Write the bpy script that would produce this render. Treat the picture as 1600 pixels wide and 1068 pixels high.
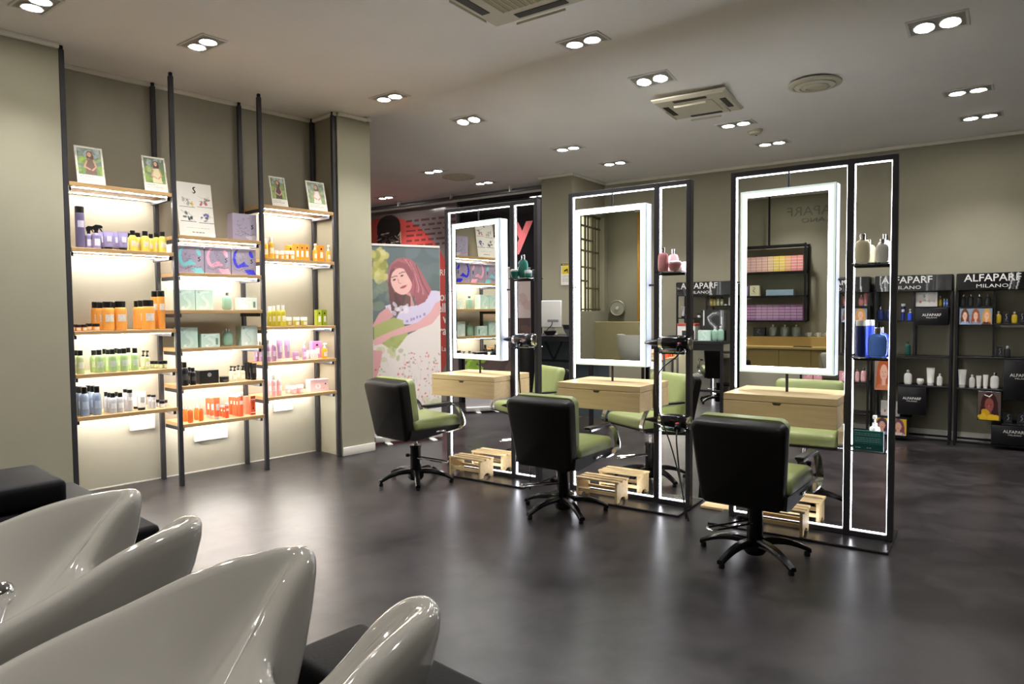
import bpy, bmesh, math, random
import numpy as np
from mathutils import Vector, Matrix

for o in list(bpy.data.objects):
    bpy.data.objects.remove(o)
random.seed(7)
SC = bpy.context.scene
COL = SC.collection
R = math.radians

# ------------------------------------------------------------------ camera
CAM_H = 1.42
cd = bpy.data.cameras.new('camera'); cam = bpy.data.objects.new('camera', cd); COL.objects.link(cam)
cd.sensor_fit = 'HORIZONTAL'; cd.sensor_width = 36.0; cd.lens = 1075.0 / 1600 * 36.0
cd.clip_start = 0.02; cd.clip_end = 80
_p, _t = R(2.5324), R(-0.4254)
_F = Vector((0, math.cos(_p), -math.sin(_p))); _R0 = Vector((1, 0, 0)); _U0 = Vector((0, math.sin(_p), math.cos(_p)))
_X = _R0 * math.cos(_t) + _U0 * math.sin(_t); _Y = _U0 * math.cos(_t) - _R0 * math.sin(_t)
m = Matrix.Identity(4)
for i in range(3):
    m[i][0], m[i][1], m[i][2] = _X[i], _Y[i], -_F[i]
m[2][3] = CAM_H
cam.matrix_world = m
SC.camera = cam

# ------------------------------------------------------------------ world and exposure
w = bpy.data.worlds.new('world'); SC.world = w; w.use_nodes = True
w.node_tree.nodes['Background'].inputs[0].default_value = (0.55, 0.57, 0.6, 1)
w.node_tree.nodes['Background'].inputs[1].default_value = 0.15
SC.view_settings.view_transform = 'Standard'; SC.view_settings.look = 'None'
SC.view_settings.gamma = 1.0; SC.view_settings.use_curve_mapping = False
SC.view_settings.exposure = 2.0
SPOT_W = 50.0       # one recessed twin downlight
LED_S = 34.0         # shelf LED strips
FRAME_S = 5.0      # LED profile of the mirror frames
HALO_S = 1.0        # backlit border of the mirrors

# ------------------------------------------------------------------ reference frames
OL = Vector((-2.7388, 5.6084, 0)); AL = R(48)      # left shelving wall: x along wall, y into wall
OB = Vector((0, 0, 0)); AB = R(-35)                # back wall and stations
def fL(u, n, z=0):
    return Vector((OL.x + u * math.cos(AL) - n * math.sin(AL), OL.y + u * math.sin(AL) + n * math.cos(AL), z))
def fB(u, n, z=0):
    return Vector((u * math.cos(AB) - n * math.sin(AB), u * math.sin(AB) + n * math.cos(AB), z))

# ------------------------------------------------------------------ materials
def hx(h):
    h = h.lstrip('#'); v = [int(h[i:i + 2], 16) / 255 for i in (0, 2, 4)]
    return tuple(c / 12.92 if c <= .04045 else ((c + .055) / 1.055) ** 2.4 for c in v)
MATS = {}
def mat(name, col, rough=.5, metal=0, emit=0, ecol=None, spec=.5, coat=0, trans=0, ior=1.45, alpha=1,
        var=0, vscale=20, bump=0, bscale=80, stretch=(1, 1, 1), rvar=0, sss=0):
    if name in MATS: return MATS[name]
    if isinstance(col, str): col = hx(col)
    M = bpy.data.materials.new(name); M.use_nodes = True
    nt = M.node_tree; b = nt.nodes['Principled BSDF']
    b.inputs['Base Color'].default_value = (*col, 1)
    b.inputs['Roughness'].default_value = rough
    b.inputs['Metallic'].default_value = metal
    b.inputs['Specular IOR Level'].default_value = spec
    b.inputs['Coat Weight'].default_value = coat
    b.inputs['Coat Roughness'].default_value = .05
    b.inputs['Transmission Weight'].default_value = trans
    b.inputs['IOR'].default_value = ior
    b.inputs['Alpha'].default_value = alpha
    if emit:
        b.inputs['Emission Color'].default_value = (*(hx(ecol) if isinstance(ecol, str) else (ecol or col)), 1)
        b.inputs['Emission Strength'].default_value = emit
    if var or bump or rvar:
        tc = nt.nodes.new('ShaderNodeTexCoord'); mp = nt.nodes.new('ShaderNodeMapping')
        mp.inputs['Scale'].default_value = stretch
        nt.links.new(tc.outputs['Object'], mp.inputs['Vector'])
        if var:
            nz = nt.nodes.new('ShaderNodeTexNoise'); nz.inputs['Scale'].default_value = vscale; nz.inputs['Detail'].default_value = 5
            nt.links.new(mp.outputs['Vector'], nz.inputs['Vector'])
            rp = nt.nodes.new('ShaderNodeValToRGB')
            rp.color_ramp.elements[0].position = .3; rp.color_ramp.elements[1].position = .7
            rp.color_ramp.elements[0].color = (*[max(0, c * (1 - var)) for c in col], 1)
            rp.color_ramp.elements[1].color = (*[min(1, c * (1 + var)) for c in col], 1)
            nt.links.new(nz.outputs['Fac'], rp.inputs['Fac']); nt.links.new(rp.outputs['Color'], b.inputs['Base Color'])
            if rvar:
                mr = nt.nodes.new('ShaderNodeMapRange')
                mr.inputs['To Min'].default_value = max(0, rough - rvar); mr.inputs['To Max'].default_value = rough + rvar
                mr.inputs['From Min'].default_value = .3; mr.inputs['From Max'].default_value = .7
                nt.links.new(nz.outputs['Fac'], mr.inputs['Value']); nt.links.new(mr.outputs['Result'], b.inputs['Roughness'])
        if bump:
            n2 = nt.nodes.new('ShaderNodeTexNoise'); n2.inputs['Scale'].default_value = bscale; n2.inputs['Detail'].default_value = 3
            nt.links.new(mp.outputs['Vector'], n2.inputs['Vector'])
            bp = nt.nodes.new('ShaderNodeBump'); bp.inputs['Strength'].default_value = bump; bp.inputs['Distance'].default_value = .004
            nt.links.new(n2.outputs['Fac'], bp.inputs['Height']); nt.links.new(bp.outputs['Normal'], b.inputs['Normal'])
    MATS[name] = M
    return M

def print_mat(name, rough=.5, coat=0):
    if name in MATS: return MATS[name]
    M = bpy.data.materials.new(name); M.use_nodes = True; nt = M.node_tree; b = nt.nodes['Principled BSDF']
    a = nt.nodes.new('ShaderNodeAttribute'); a.attribute_name = 'ink'
    nt.links.new(a.outputs['Color'], b.inputs['Base Color'])
    b.inputs['Roughness'].default_value = rough; b.inputs['Coat Weight'].default_value = coat; b.inputs['Coat Roughness'].default_value = .03
    MATS[name] = M
    return M

def wood(name, c1, c2, scale=6, axis=0, rough=.45):
    if name in MATS: return MATS[name]
    M = bpy.data.materials.new(name); M.use_nodes = True; nt = M.node_tree; b = nt.nodes['Principled BSDF']
    tc = nt.nodes.new('ShaderNodeTexCoord'); mp = nt.nodes.new('ShaderNodeMapping')
    s = [14, 14, 14]; s[axis] = .7; mp.inputs['Scale'].default_value = s
    nz = nt.nodes.new('ShaderNodeTexNoise'); nz.inputs['Scale'].default_value = scale; nz.inputs['Detail'].default_value = 6
    nz.inputs['Distortion'].default_value = .6
    rp = nt.nodes.new('ShaderNodeValToRGB')
    rp.color_ramp.elements[0].color = (*hx(c1), 1); rp.color_ramp.elements[1].color = (*hx(c2), 1)
    rp.color_ramp.elements[0].position = .35; rp.color_ramp.elements[1].position = .65
    nt.links.new(tc.outputs['Object'], mp.inputs['Vector']); nt.links.new(mp.outputs['Vector'], nz.inputs['Vector'])
    nt.links.new(nz.outputs['Fac'], rp.inputs['Fac']); nt.links.new(rp.outputs['Color'], b.inputs['Base Color'])
    b.inputs['Roughness'].default_value = rough
    MATS[name] = M
    return M

WALL = mat('sage_wall_paint', '#999582', .75, var=.035, vscale=3, bump=.08, bscale=120)
NICHE = mat('lit_niche_paint', '#a29e8f', .7, var=.03, vscale=3, bump=.06, bscale=120)  # same wall paint, tinted paler for the LED light in the niche
CEIL = mat('ceiling_paint', '#efecea', .85, var=.02, vscale=2, bump=.04, bscale=90)
MOULD = mat('moulding_paint', '#e6e2d6', .6, var=.02)
SKIRT = mat('skirting_paint', '#d5d2ca', .5, var=.02)
def floor_material():
    M = bpy.data.materials.new('polished_dark_resin'); M.use_nodes = True; nt = M.node_tree; b = nt.nodes['Principled BSDF']
    tc = nt.nodes.new('ShaderNodeTexCoord')
    def noise(s, d, dist=0):
        n = nt.nodes.new('ShaderNodeTexNoise'); n.inputs['Scale'].default_value = s; n.inputs['Detail'].default_value = d
        n.inputs['Distortion'].default_value = dist
        nt.links.new(tc.outputs['Object'], n.inputs['Vector']); return n
    n1 = noise(1.1, 9, 1.2); n2 = noise(7, 8, .6); n3 = noise(38, 2, .2)
    mx = nt.nodes.new('ShaderNodeMath'); mx.operation = 'MULTIPLY_ADD'; mx.inputs[1].default_value = .35
    nt.links.new(n2.outputs['Fac'], mx.inputs[0])
    ml = nt.nodes.new('ShaderNodeMath'); ml.operation = 'MULTIPLY'; ml.inputs[1].default_value = .65
    nt.links.new(n1.outputs['Fac'], ml.inputs[0]); nt.links.new(ml.outputs[0], mx.inputs[2])
    rp = nt.nodes.new('ShaderNodeValToRGB')
    rp.color_ramp.elements[0].position = .41; rp.color_ramp.elements[1].position = .6
    rp.color_ramp.elements[0].color = (*hx('#1b181a'), 1); rp.color_ramp.elements[1].color = (*hx('#363234'), 1)
    nt.links.new(mx.outputs[0], rp.inputs['Fac']); nt.links.new(rp.outputs['Color'], b.inputs['Base Color'])
    mr = nt.nodes.new('ShaderNodeMapRange'); mr.inputs['From Min'].default_value = .3; mr.inputs['From Max'].default_value = .7
    mr.inputs['To Min'].default_value = .27; mr.inputs['To Max'].default_value = .35
    n4 = noise(.8, 1.5); nt.links.new(n4.outputs['Fac'], mr.inputs['Value']); nt.links.new(mr.outputs['Result'], b.inputs['Roughness'])
    bp = nt.nodes.new('ShaderNodeBump'); bp.inputs['Strength'].default_value = .06; bp.inputs['Distance'].default_value = .001
    nt.links.new(n3.outputs['Fac'], bp.inputs['Height']); nt.links.new(bp.outputs['Normal'], b.inputs['Normal'])
    b.inputs['Specular IOR Level'].default_value = .36
    return M
FLOOR = floor_material()
STEEL = mat('dark_steel', '#3c3b3f', .42, .35, var=.05, vscale=30)
BLKM = mat('black_metal', '#17161a', .4, .3, var=.08)
CHROME = mat('chrome', '#d8d8da', .12, 1, var=.01)
BLKP = mat('black_plastic', '#0e0d0d', .35, var=.05)
WHITEP = mat('white_plastic', '#e6e4de', .4, var=.01)
OAK = wood('pale_oak', '#a8865a', '#bb9a6c', 5, 0)
ASH = wood('light_ash', '#cdb286', '#d8bf93', 4, 0, .4)
PINE = wood('raw_pine', '#d8bc88', '#e6cd9e', 4, 0, .55)
GLASS = mat('shelf_glass', '#dff0ea', .03, trans=1, ior=1.45, var=0)
LEDW = mat('led_warm_white', '#ffffff', .4, emit=LED_S, ecol='#fffcf6')
LEDC = mat('led_white', '#ffffff', .4, emit=FRAME_S, ecol='#f6f6ff')
MIRROR = mat('mirror_silver', '#dfe2de', .005, 1)
HALO_IN = mat('lit_frosted_border', '#ffffff', .5, emit=HALO_S * 3.6, ecol='#f6fff8')
HALO_MID = mat('half_lit_frosted_border', '#dfeae2', .5, emit=HALO_S * .45, ecol='#eefaf0')
HALO_OUT = mat('soft_frosted_border', '#b9cabf', .4, emit=HALO_S * .19, ecol='#e2f2e6')
PRINT = print_mat('printed_paper', .55); GLOSSP = print_mat('printed_gloss', .22, .3)

# ------------------------------------------------------------------ mesh helpers
def NB(): return bmesh.new()
def add_box(bm, lo, hi, r=0, seg=2, M=None):
    lo = Vector(lo); hi = Vector(hi)
    c = (lo + hi) / 2; s = hi - lo
    res = bmesh.ops.create_cube(bm, size=1, matrix=Matrix.Translation(c) @ Matrix.Diagonal((*s, 1)))
    vs = res['verts']
    if r > 0:
        es = list({e for v in vs for e in v.link_edges})
        g = bmesh.ops.bevel(bm, geom=es, offset=min(r, .49 * min(abs(x) for x in s)), segments=seg, profile=.5, affect='EDGES', clamp_overlap=True)
        vs = list({v for f in g['faces'] for v in f.verts} | {v for v in vs if v.is_valid})
    if M is not None:
        bmesh.ops.transform(bm, matrix=M, verts=[v for v in vs if v.is_valid])
    return vs
def _frame(d):
    d = d.normalized(); a = Vector((0, 0, 1)) if abs(d.z) < .9 else Vector((1, 0, 0))
    x = a.cross(d).normalized(); return x, d.cross(x)
def add_loft(bm, rings, cap0=True, cap1=True, closed=True):
    L = []
    for rg in rings: L.append([bm.verts.new(p) for p in rg])
    n = len(L[0])
    for a, b in zip(L[:-1], L[1:]):
        for i in range(n if closed else n - 1):
            j = (i + 1) % n
            try: bm.faces.new((a[i], a[j], b[j], b[i]))
            except ValueError: pass
    if cap0: bm.faces.new(L[0][::-1])
    if cap1: bm.faces.new(L[-1])
    return L
def add_tube(bm, pts, r, seg=8, rx=None):
    """round (or elliptical/rectangular when rx=(a,b)) bar along a path"""
    pts = [Vector(p) for p in pts]; rings = []; x = None
    for i, p in enumerate(pts):
        d = (pts[min(i + 1, len(pts) - 1)] - pts[max(i - 1, 0)])
        if x is None: x, y = _frame(d)
        else:
            d = d.normalized(); x = (x - d * x.dot(d)).normalized(); y = d.cross(x)
        rr = r[i] if isinstance(r, (list, tuple)) else r
        rings.append([p + x * math.cos(2 * math.pi * k / seg) * rr + y * math.sin(2 * math.pi * k / seg) * rr for k in range(seg)])
    add_loft(bm, rings)
def add_bar(bm, pts, side, w, t):
    """flat bar along a path; side = width direction, w width, t thickness"""
    pts = [Vector(p) for p in pts]; side = Vector(side).normalized(); rings = []
    for i, p in enumerate(pts):
        d = (pts[min(i + 1, len(pts) - 1)] - pts[max(i - 1, 0)]).normalized()
        n = side.cross(d).normalized()
        rings.append([p + side * a * w / 2 + n * b * t / 2 for a, b in ((-1, -1), (1, -1), (1, 1), (-1, 1))])
    add_loft(bm, rings)
def add_cyl(bm, p0, p1, r0, r1=None, seg=16):
    add_tube(bm, [p0, p1], [r0, r0 if r1 is None else r1], seg)
def add_lathe(bm, prof, seg=16, sy=1.0, c=(0, 0, 0), M=None, a0=0, a1=2 * math.pi, power=None):
    c = Vector(c); full = abs(a1 - a0) > 6.28; k = seg if full else seg + 1
    rings = []
    for r, z in prof:
        rg = []
        for i in range(k):
            a = a0 + (a1 - a0) * i / seg
            cx, sx = math.cos(a), math.sin(a)
            if power:
                cx = math.copysign(abs(cx) ** power, cx); sx = math.copysign(abs(sx) ** power, sx)
            p = Vector((r * cx, r * sx * sy, z)) + c
            rg.append(M @ p if M is not None else p)
        rings.append(rg)
    if full: add_loft(bm, rings, prof[0][0] > 1e-5, prof[-1][0] > 1e-5)
    else: add_loft(bm, rings, False, False, False)
def add_prism(bm, poly, z0, z1, M=None):
    lo = [Vector((x, y, z0)) for x, y in poly]; hi = [Vector((x, y, z1)) for x, y in poly]
    if M is not None: lo = [M @ p for p in lo]; hi = [M @ p for p in hi]
    add_loft(bm, [lo, hi])
def smooth_path(pts, n=6):
    pts = [Vector(p) for p in pts]; out = []
    for i in range(len(pts) - 1):
        p0 = pts[max(i - 1, 0)]; p1 = pts[i]; p2 = pts[i + 1]; p3 = pts[min(i + 2, len(pts) - 1)]
        for k in range(n):
            t = k / n
            out.append(.5 * ((2 * p1) + (p2 - p0) * t + (2 * p0 - 5 * p1 + 4 * p2 - p3) * t * t + (3 * p1 - p0 - 3 * p2 + p3) * t ** 3))
    out.append(pts[-1]); return out
def mesh(bm, smooth=35):
    bmesh.ops.remove_doubles(bm, verts=bm.verts, dist=1e-6)
    bmesh.ops.recalc_face_normals(bm, faces=bm.faces)
    me = bpy.data.meshes.new('m'); bm.to_mesh(me); bm.free()
    if smooth:
        me.polygons.foreach_set('use_smooth', [True] * len(me.polygons))
        me.set_sharp_from_angle(angle=R(smooth))
    return me
def obj(name, data, material=None, parent=None, loc=(0, 0, 0), rz=0, rot=None, smooth=35, kind=None, label=None):
    me = mesh(data, smooth) if isinstance(data, bmesh.types.BMesh) else data
    if material is not None and not me.materials: me.materials.append(material)
    o = bpy.data.objects.new(name, me); COL.objects.link(o); me.name = name
    o.parent = parent; o.location = loc; o.rotation_euler = rot if rot else (0, 0, rz)
    if kind: o['kind'] = kind
    if label: o['label'] = label
    return o
def tag(o, label, cat, group=None):
    o['label'] = label; o['category'] = cat
    if group: o['group'] = group
    return o
def thing(name, label, cat, loc=(0, 0, 0), rz=0, group=None, rot=None):
    o = bpy.data.objects.new(name, None); COL.objects.link(o); o.empty_display_size = .1
    o.location = loc; o.rotation_euler = rot if rot else (0, 0, rz)
    return tag(o, label, cat, group)
def struct(name, data, material, loc=(0, 0, 0), rz=0, parent=None, smooth=35):
    o = obj(name, data, material, parent, loc, rz, smooth=smooth)
    if parent is None: o['kind'] = 'structure'
    return o
def kids(o): return [c for c in bpy.data.objects if c.parent == o]
def copy_tree(o, parent=None):
    c = o.copy(); COL.objects.link(c); c.parent = parent
    for ch in kids(o): copy_tree(ch, c)
    return c
def boxobj(name, lo, hi, material, parent=None, r=0, seg=2, **k):
    b = NB(); add_box(b, lo, hi, r, seg); return obj(name, b, material, parent, **k)
ORD = ['first', 'second', 'third', 'fourth', 'fifth', 'sixth', 'seventh', 'eighth', 'ninth', 'tenth', 'eleventh', 'twelfth']

# lettering as real, thin raised meshes (local x right, z up, facing -y)
_TXT = {}
def lettering(body, size, material, parent, loc, xs=1.0, align='CENTER', name='lettering', rz=0, mirror=False, rot=None, depth=.0015, bold=0):
    key = (body, align, bold)
    if key not in _TXT:
        cu = bpy.data.curves.new('t', 'FONT'); cu.body = body; cu.align_x = align; cu.extrude = .01; cu.resolution_u = 2; cu.offset = bold
        ob = bpy.data.objects.new('t', cu); COL.objects.link(ob)
        bpy.context.view_layer.update()
        me = bpy.data.meshes.new_from_object(ob.evaluated_get(bpy.context.evaluated_depsgraph_get()))
        bpy.data.objects.remove(ob); bpy.data.curves.remove(cu)
        _TXT[key] = me
    me = _TXT[key].copy(); me.materials.clear(); me.materials.append(material)
    o = bpy.data.objects.new(name, me); COL.objects.link(o); o.parent = parent
    o.location = loc; o.rotation_euler = rot if rot else (R(90), 0, rz); o.scale = (size * xs, size, depth / .02)
    return o

# ------------------------------------------------------------------ flat print: a tiny painter for posters and packs
class Pic:
    def __init__(s, w, h, bg):
        s.w, s.h = w, h; s.a = np.zeros((h, w, 3)); s.a[:] = hx(bg)
        s.X, s.Y = np.meshgrid((np.arange(w) + .5) / w, (np.arange(h) + .5) / h)
    def _put(s, m, c, al=1.0):
        c = np.array(hx(c)) if isinstance(c, str) else np.array(c)
        m = m[..., None] * al; s.a = s.a * (1 - m) + c * m
    def ell(s, cx, cy, rx, ry, c, rot=0, al=1.0):
        dx, dy = s.X - cx, s.Y - cy; k = s.h / s.w
        dyp = dy * k; ca, sa = math.cos(R(rot)), math.sin(R(rot))
        x = dx * ca + dyp * sa; y = -dx * sa + dyp * ca
        s._put(((x / rx) ** 2 + (y / (ry * k)) ** 2 < 1).astype(float), c, al)
    def poly(s, pts, c, al=1.0):
        m = np.zeros((s.h, s.w), bool); n = len(pts)
        for i in range(n):
            x0, y0 = pts[i]; x1, y1 = pts[(i + 1) % n]
            if y0 == y1: continue
            cr = ((s.Y >= min(y0, y1)) & (s.Y < max(y0, y1))) & (s.X < x0 + (s.Y - y0) * (x1 - x0) / (y1 - y0))
            m ^= cr
        s._put(m.astype(float), c, al)
    def rect(s, x0, y0, x1, y1, c, al=1.0):
        s._put(((s.X >= x0) & (s.X < x1) & (s.Y >= y0) & (s.Y < y1)).astype(float), c, al)
    def line(s, pts, wd, c, al=1.0):
        k = s.h / s.w; m = np.zeros((s.h, s.w), bool)
        for (x0, y0), (x1, y1) in zip(pts[:-1], pts[1:]):
            dx, dy = x1 - x0, (y1 - y0) * k; L = dx * dx + dy * dy + 1e-12
            t = np.clip(((s.X - x0) * dx + (s.Y - y0) * k * dy) / L, 0, 1)
            m |= (s.X - x0 - t * dx) ** 2 + ((s.Y - y0) * k - t * dy) ** 2 < (wd / 2) ** 2
        s._put(m.astype(float), c, al)
    def blobs(s, n, box, rmin, rmax, cols, seed=1, al=.6):
        rg = random.Random(seed)
        for _ in range(n):
            s.ell(rg.uniform(box[0], box[2]), rg.uniform(box[1], box[3]), rg.uniform(rmin, rmax), rg.uniform(rmin, rmax) * s.w / s.h * 1.2, rg.choice(cols), rg.uniform(0, 180), al)
    def soft(s, n=1):
        for _ in range(n):
            p = np.pad(s.a, ((1, 1), (1, 1), (0, 0)), 'edge')
            s.a = (p[1:-1, 1:-1] * 4 + p[:-2, 1:-1] + p[2:, 1:-1] + p[1:-1, :-2] + p[1:-1, 2:]) / 8
    def text_lines(s, x0, x1, ys, th, c, seed=1, al=.8, gap=.25):
        rg = random.Random(seed)
        for y in ys:
            x = x0
            while x < x1:
                wl = rg.uniform(.03, .09)
                s.rect(x, y, min(x + wl, x1), y + th, c, al); x += wl + .02
def print_mesh(pic, w, h):
    W, H = pic.w, pic.h
    xs = np.linspace(-w / 2, w / 2, W + 1); zs = np.linspace(h, 0, H + 1)
    XX, ZZ = np.meshgrid(xs, zs)
    co = np.stack([XX, np.zeros_like(XX), ZZ], -1).reshape(-1, 3)
    i = np.arange(H)[:, None] * (W + 1) + np.arange(W)[None]
    fc = np.stack([i, i + W + 1, i + W + 2, i + 1], -1).reshape(-1, 4)
    me = bpy.data.meshes.new('print')
    me.vertices.add(len(co)); me.vertices.foreach_set('co', co.ravel())
    me.loops.add(fc.size); me.loops.foreach_set('vertex_index', fc.ravel())
    me.polygons.add(len(fc)); me.polygons.foreach_set('loop_start', np.arange(len(fc)) * 4)
    me.update(calc_edges=True)
    at = me.attributes.new('ink', 'FLOAT_COLOR', 'CORNER')
    cl = np.ones((len(fc), 4, 4), np.float32); cl[:, :, :3] = pic.a.reshape(-1, 1, 3)
    at.data.foreach_set('color', cl.ravel())
    return me
def picture(name, pic, w, h, parent, loc, material=None, rot=None, rz=0):
    return obj(name, print_mesh(pic, w, h) if isinstance(pic, Pic) else pic, material or PRINT, parent, loc, rz, rot, smooth=0)

# ================================================================== THE SETTING
CL, CR = 3.365, 3.21      # ceiling heights, shelving side / station side
b = NB(); add_box(b, (-11, -6, -.06), (11, 15, 0)); struct('floor', b, FLOOR)
# ceiling: two levels joined by a soft plaster fold
def ceil_z(u):
    if u <= 1.8: return CL
    if u < 2.08:
        t = (u - 1.8) / .28; return CL + .055 * t * t * (3 - 2 * t)
    if u < 3.4:
        t = (u - 2.08) / 1.32; return CL + .055 - .21 * (.5 * t + .5 * t * t * (3 - 2 * t))
    return CR
prof = [(-7.5, CL), (1.8, CL)] + [(1.8 + .28 * i / 12, ceil_z(1.8 + .28 * i / 12)) for i in range(1, 12)] + [(2.08 + 1.32 * i / 14, ceil_z(2.08 + 1.32 * i / 14)) for i in range(0, 14)] + [(3.4, CR), (14, CR)]
b = NB()
lo = [Vector((u, -13, z)) for u, z in prof] + [Vector((14, -13, 3.5)), Vector((-7.5, -13, 3.5))]
hi = [Vector((v.x, 8, v.z)) for v in lo]
add_loft(b, [lo, hi]); struct('ceiling', b, CEIL, OL, AL, smooth=20)

def wallL(name, lo, hi, m=WALL):
    b = NB(); add_box(b, lo, hi); return struct(name, b, m, OL, AL)
def wallB(name, lo, hi, m=WALL):
    b = NB(); add_box(b, lo, hi); return struct(name, b, m, OB, AB)
WZ = 3.364
# left wall with its grille window opening further down the room
for k, (u0, u1, z0, z1) in enumerate([(-5.8, -5.6, 0, WZ), (-4.3, -.765, 0, WZ), (-5.6, -4.3, 0, 1.42), (-5.6, -4.3, 3.2, WZ)]):
    wallL('wall_left' if k == 0 else 'wall_left_%d' % k, (u0, 0, z0), (u1, .5, z1))
wallL('wall_niche', (-.765, .425, 0), (1.565, .55, WZ), NICHE)
wallL('wall_pillar', (1.565, -.012, 0), (1.95, 3.0, 3.42))
wallL('wall_end', (-5.95, -8.0, 0), (-5.8, .5, WZ))
wallB('wall_back', (-4.52, 8.76, 0), (4.3, 8.9, WZ))
wallB('wall_back_pillar', (-4.99, 7.84, 0), (-4.52, 8.9, WZ))
wallB('wall_right', (4.2, -2.0, 0), (4.35, 8.76, WZ))
b = NB(); add_box(b, (-.75, -4.2, 0), (2.4, -4.05, WZ)); struct('wall_rear', b, WALL)
b = NB(); add_box(b, (-3.9, 8.9, 0), (-3.75, 13.2, WZ)); struct('wall_lobby', b, WALL)
# plaster moulding under the ceiling and skirting boards
def trimL(name, lo, hi, m=MOULD, r=.008):
    b = NB(); add_box(b, lo, hi, r, 2); return struct(name, b, m, OL, AL)
def trimB(name, lo, hi, m=MOULD, r=.008):
    b = NB(); add_box(b, lo, hi, r, 2); return struct(name, b, m, OB, AB)
mh = .036
trimL('trim_1', (-5.8, -mh, CL - mh), (-.765, 0, CL)); trimL('trim_2', (-.765, .425 - mh, CL - mh), (1.565, .425, CL))
trimL('trim_3', (1.565, -.012 - mh, CL - mh), (1.9, -.012, CL)); trimL('trim_4', (1.565 - mh, -.012, CL - mh), (1.565, .425, CL))
trimL('trim_8', (1.9, -.012 - mh, CL - mh + .012), (1.95, -.012, CL + .016))
trimB('trim_5', (-4.52, 8.76 - mh, CR - mh), (4.2, 8.76, CR)); trimB('trim_6', (-4.99 - mh, 7.84 - mh, CR - mh), (-4.52 + mh, 7.84, CR))
trimB('trim_7', (-4.52, 7.84, CR - mh), (-4.52 + mh, 8.76 - mh, CR))
trimL('baseboard_left', (-5.8, -.012, 0), (-.765, 0, .09), SKIRT, .004)
trimL('baseboard_pillar', (1.565, -.026, 0), (1.95, -.012, .085), SKIRT, .004)
trimB('baseboard_back', (-4.52, 8.746, 0), (4.2, 8.76, .1), SKIRT, .004)
trimL('baseboard_niche', (-.765, .421, 0), (1.565, .425, .012), SKIRT, .001)

# ------------------------------------------------------------------ recessed twin downlights
LAMP = mat('lamp_glow', '#ffffff', .4, emit=30, ecol='#fff9ee')
SATIN = mat('satin_nickel', '#dedcd8', .4, .1, var=.02)
DARKIN = mat('dark_recess', '#a5a29e', .6, var=.05)
def make_downlight():
    t = thing('twin_downlight', 'x', 'ceiling light')
    b = NB(); w, d, k, h = .175, .1, .018, .008
    for lo, hi in (((-w, -d), (w, -d + k)), ((-w, d - k), (w, d)), ((-w, -d + k), (-w + k, d - k)), ((w - k, -d + k), (w, d - k))):
        add_box(b, (*lo, -h), (*hi, 0), .002, 1)
    obj('trim_frame', b, SATIN, t)
    boxobj('recess_plate', (-w + k, -d + k, -.004), (w - k, d - k, 0), DARKIN, t)
    for sx in (-.073, .073):
        b = NB(); add_lathe(b, [(.064, -.004), (.066, -.014), (.06, -.016), (.054, -.012)], 24, c=(sx, 0, 0)); obj('bezel', b, SATIN, t)
        b = NB(); add_lathe(b, [(0, -.017), (.02, -.0165), (.038, -.015), (.05, -.0125), (.0535, -.0105), (.0535, -.005), (0, -.005)], 24, c=(sx, 0, 0)); obj('lamp', b, LAMP, t)
    ld = bpy.data.lights.new('downlight_beam', 'SPOT'); ld.energy = SPOT_W; ld.spot_size = R(118); ld.spot_blend = 1.0
    ld.shadow_soft_size = .06; ld.color = (1, .975, .95)
    lo_ = bpy.data.objects.new('downlight_beam', ld); COL.objects.link(lo_); lo_.parent = t; lo_.location = (0, 0, -.024)
    return t
DL = [(-2.95, 4.38, CL, 'in the ceiling corner above the left wall'), (-2.21, 5.04, CL, 'above the left bay of the wall shelving'),
      (-1.09, 6.31, CL, 'above the right bay of the wall shelving'), (.53, 5.05, CL, 'beside the near ceiling air conditioner'),
      (1.168, 5.743, 3.32, 'left of the small ceiling air conditioner'), (2.791, 4.576, 3.277, 'nearest the top right corner of the room'),
      (3.77, 5.75, CR, 'above the right-hand display stand, nearer one'), (4.39, 6.51, CR, 'closest to the back wall at far right'),
      (-.419, 7.001, 3.345, 'past the ceiling ramp, above the first mirror'), (.63, 7.65, CR, 'in front of the back pillar, nearer one'),
      (1.26, 8.42, CR, 'in front of the back wall, above middle mirror'), (-.98, 8.83, CR, 'near the roll-up banner'),
      (-.37, 9.63, CR, 'near the dark storefront glass'), (-1.95, 10.8, CR, 'farthest away, next to the curtain rail'),
      (2.17, 6.71, CR, 'behind the small ceiling air conditioner'), (2.81, 7.48, CR, 'beyond the smoke detector')]
dl0 = make_downlight()
for i, (x, y, z, s) in enumerate(DL):
    o = dl0 if i == 0 else copy_tree(dl0)
    o.location = (x, y, z); o.rotation_euler = (R(-11) if CR < z < CL else 0, 0, R(-37))
    tag(o, 'recessed twin ceiling spotlight ' + s, 'ceiling light', 'recessed twin ceiling spotlights')
# same fittings added unseen behind the viewpoint to light basins, rear wall and corner
for i, (x, y) in enumerate([(-3.9, 2.6), (-1.6, 2.9), (-4.2, .2), (-1.9, .0), (1.2, 2.2), (.4, -1.6), (-2.6, -1.9), (-5.4, 1.5)]):
    o = copy_tree(dl0); o.location = (x, y, CL); o.rotation_euler = (0, 0, R(-37))
    tag(o, 'added recessed twin ceiling spotlight behind the viewpoint, ' + ORD[i] + ' of the rear rows', 'ceiling light', 'recessed twin ceiling spotlights')

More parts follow.
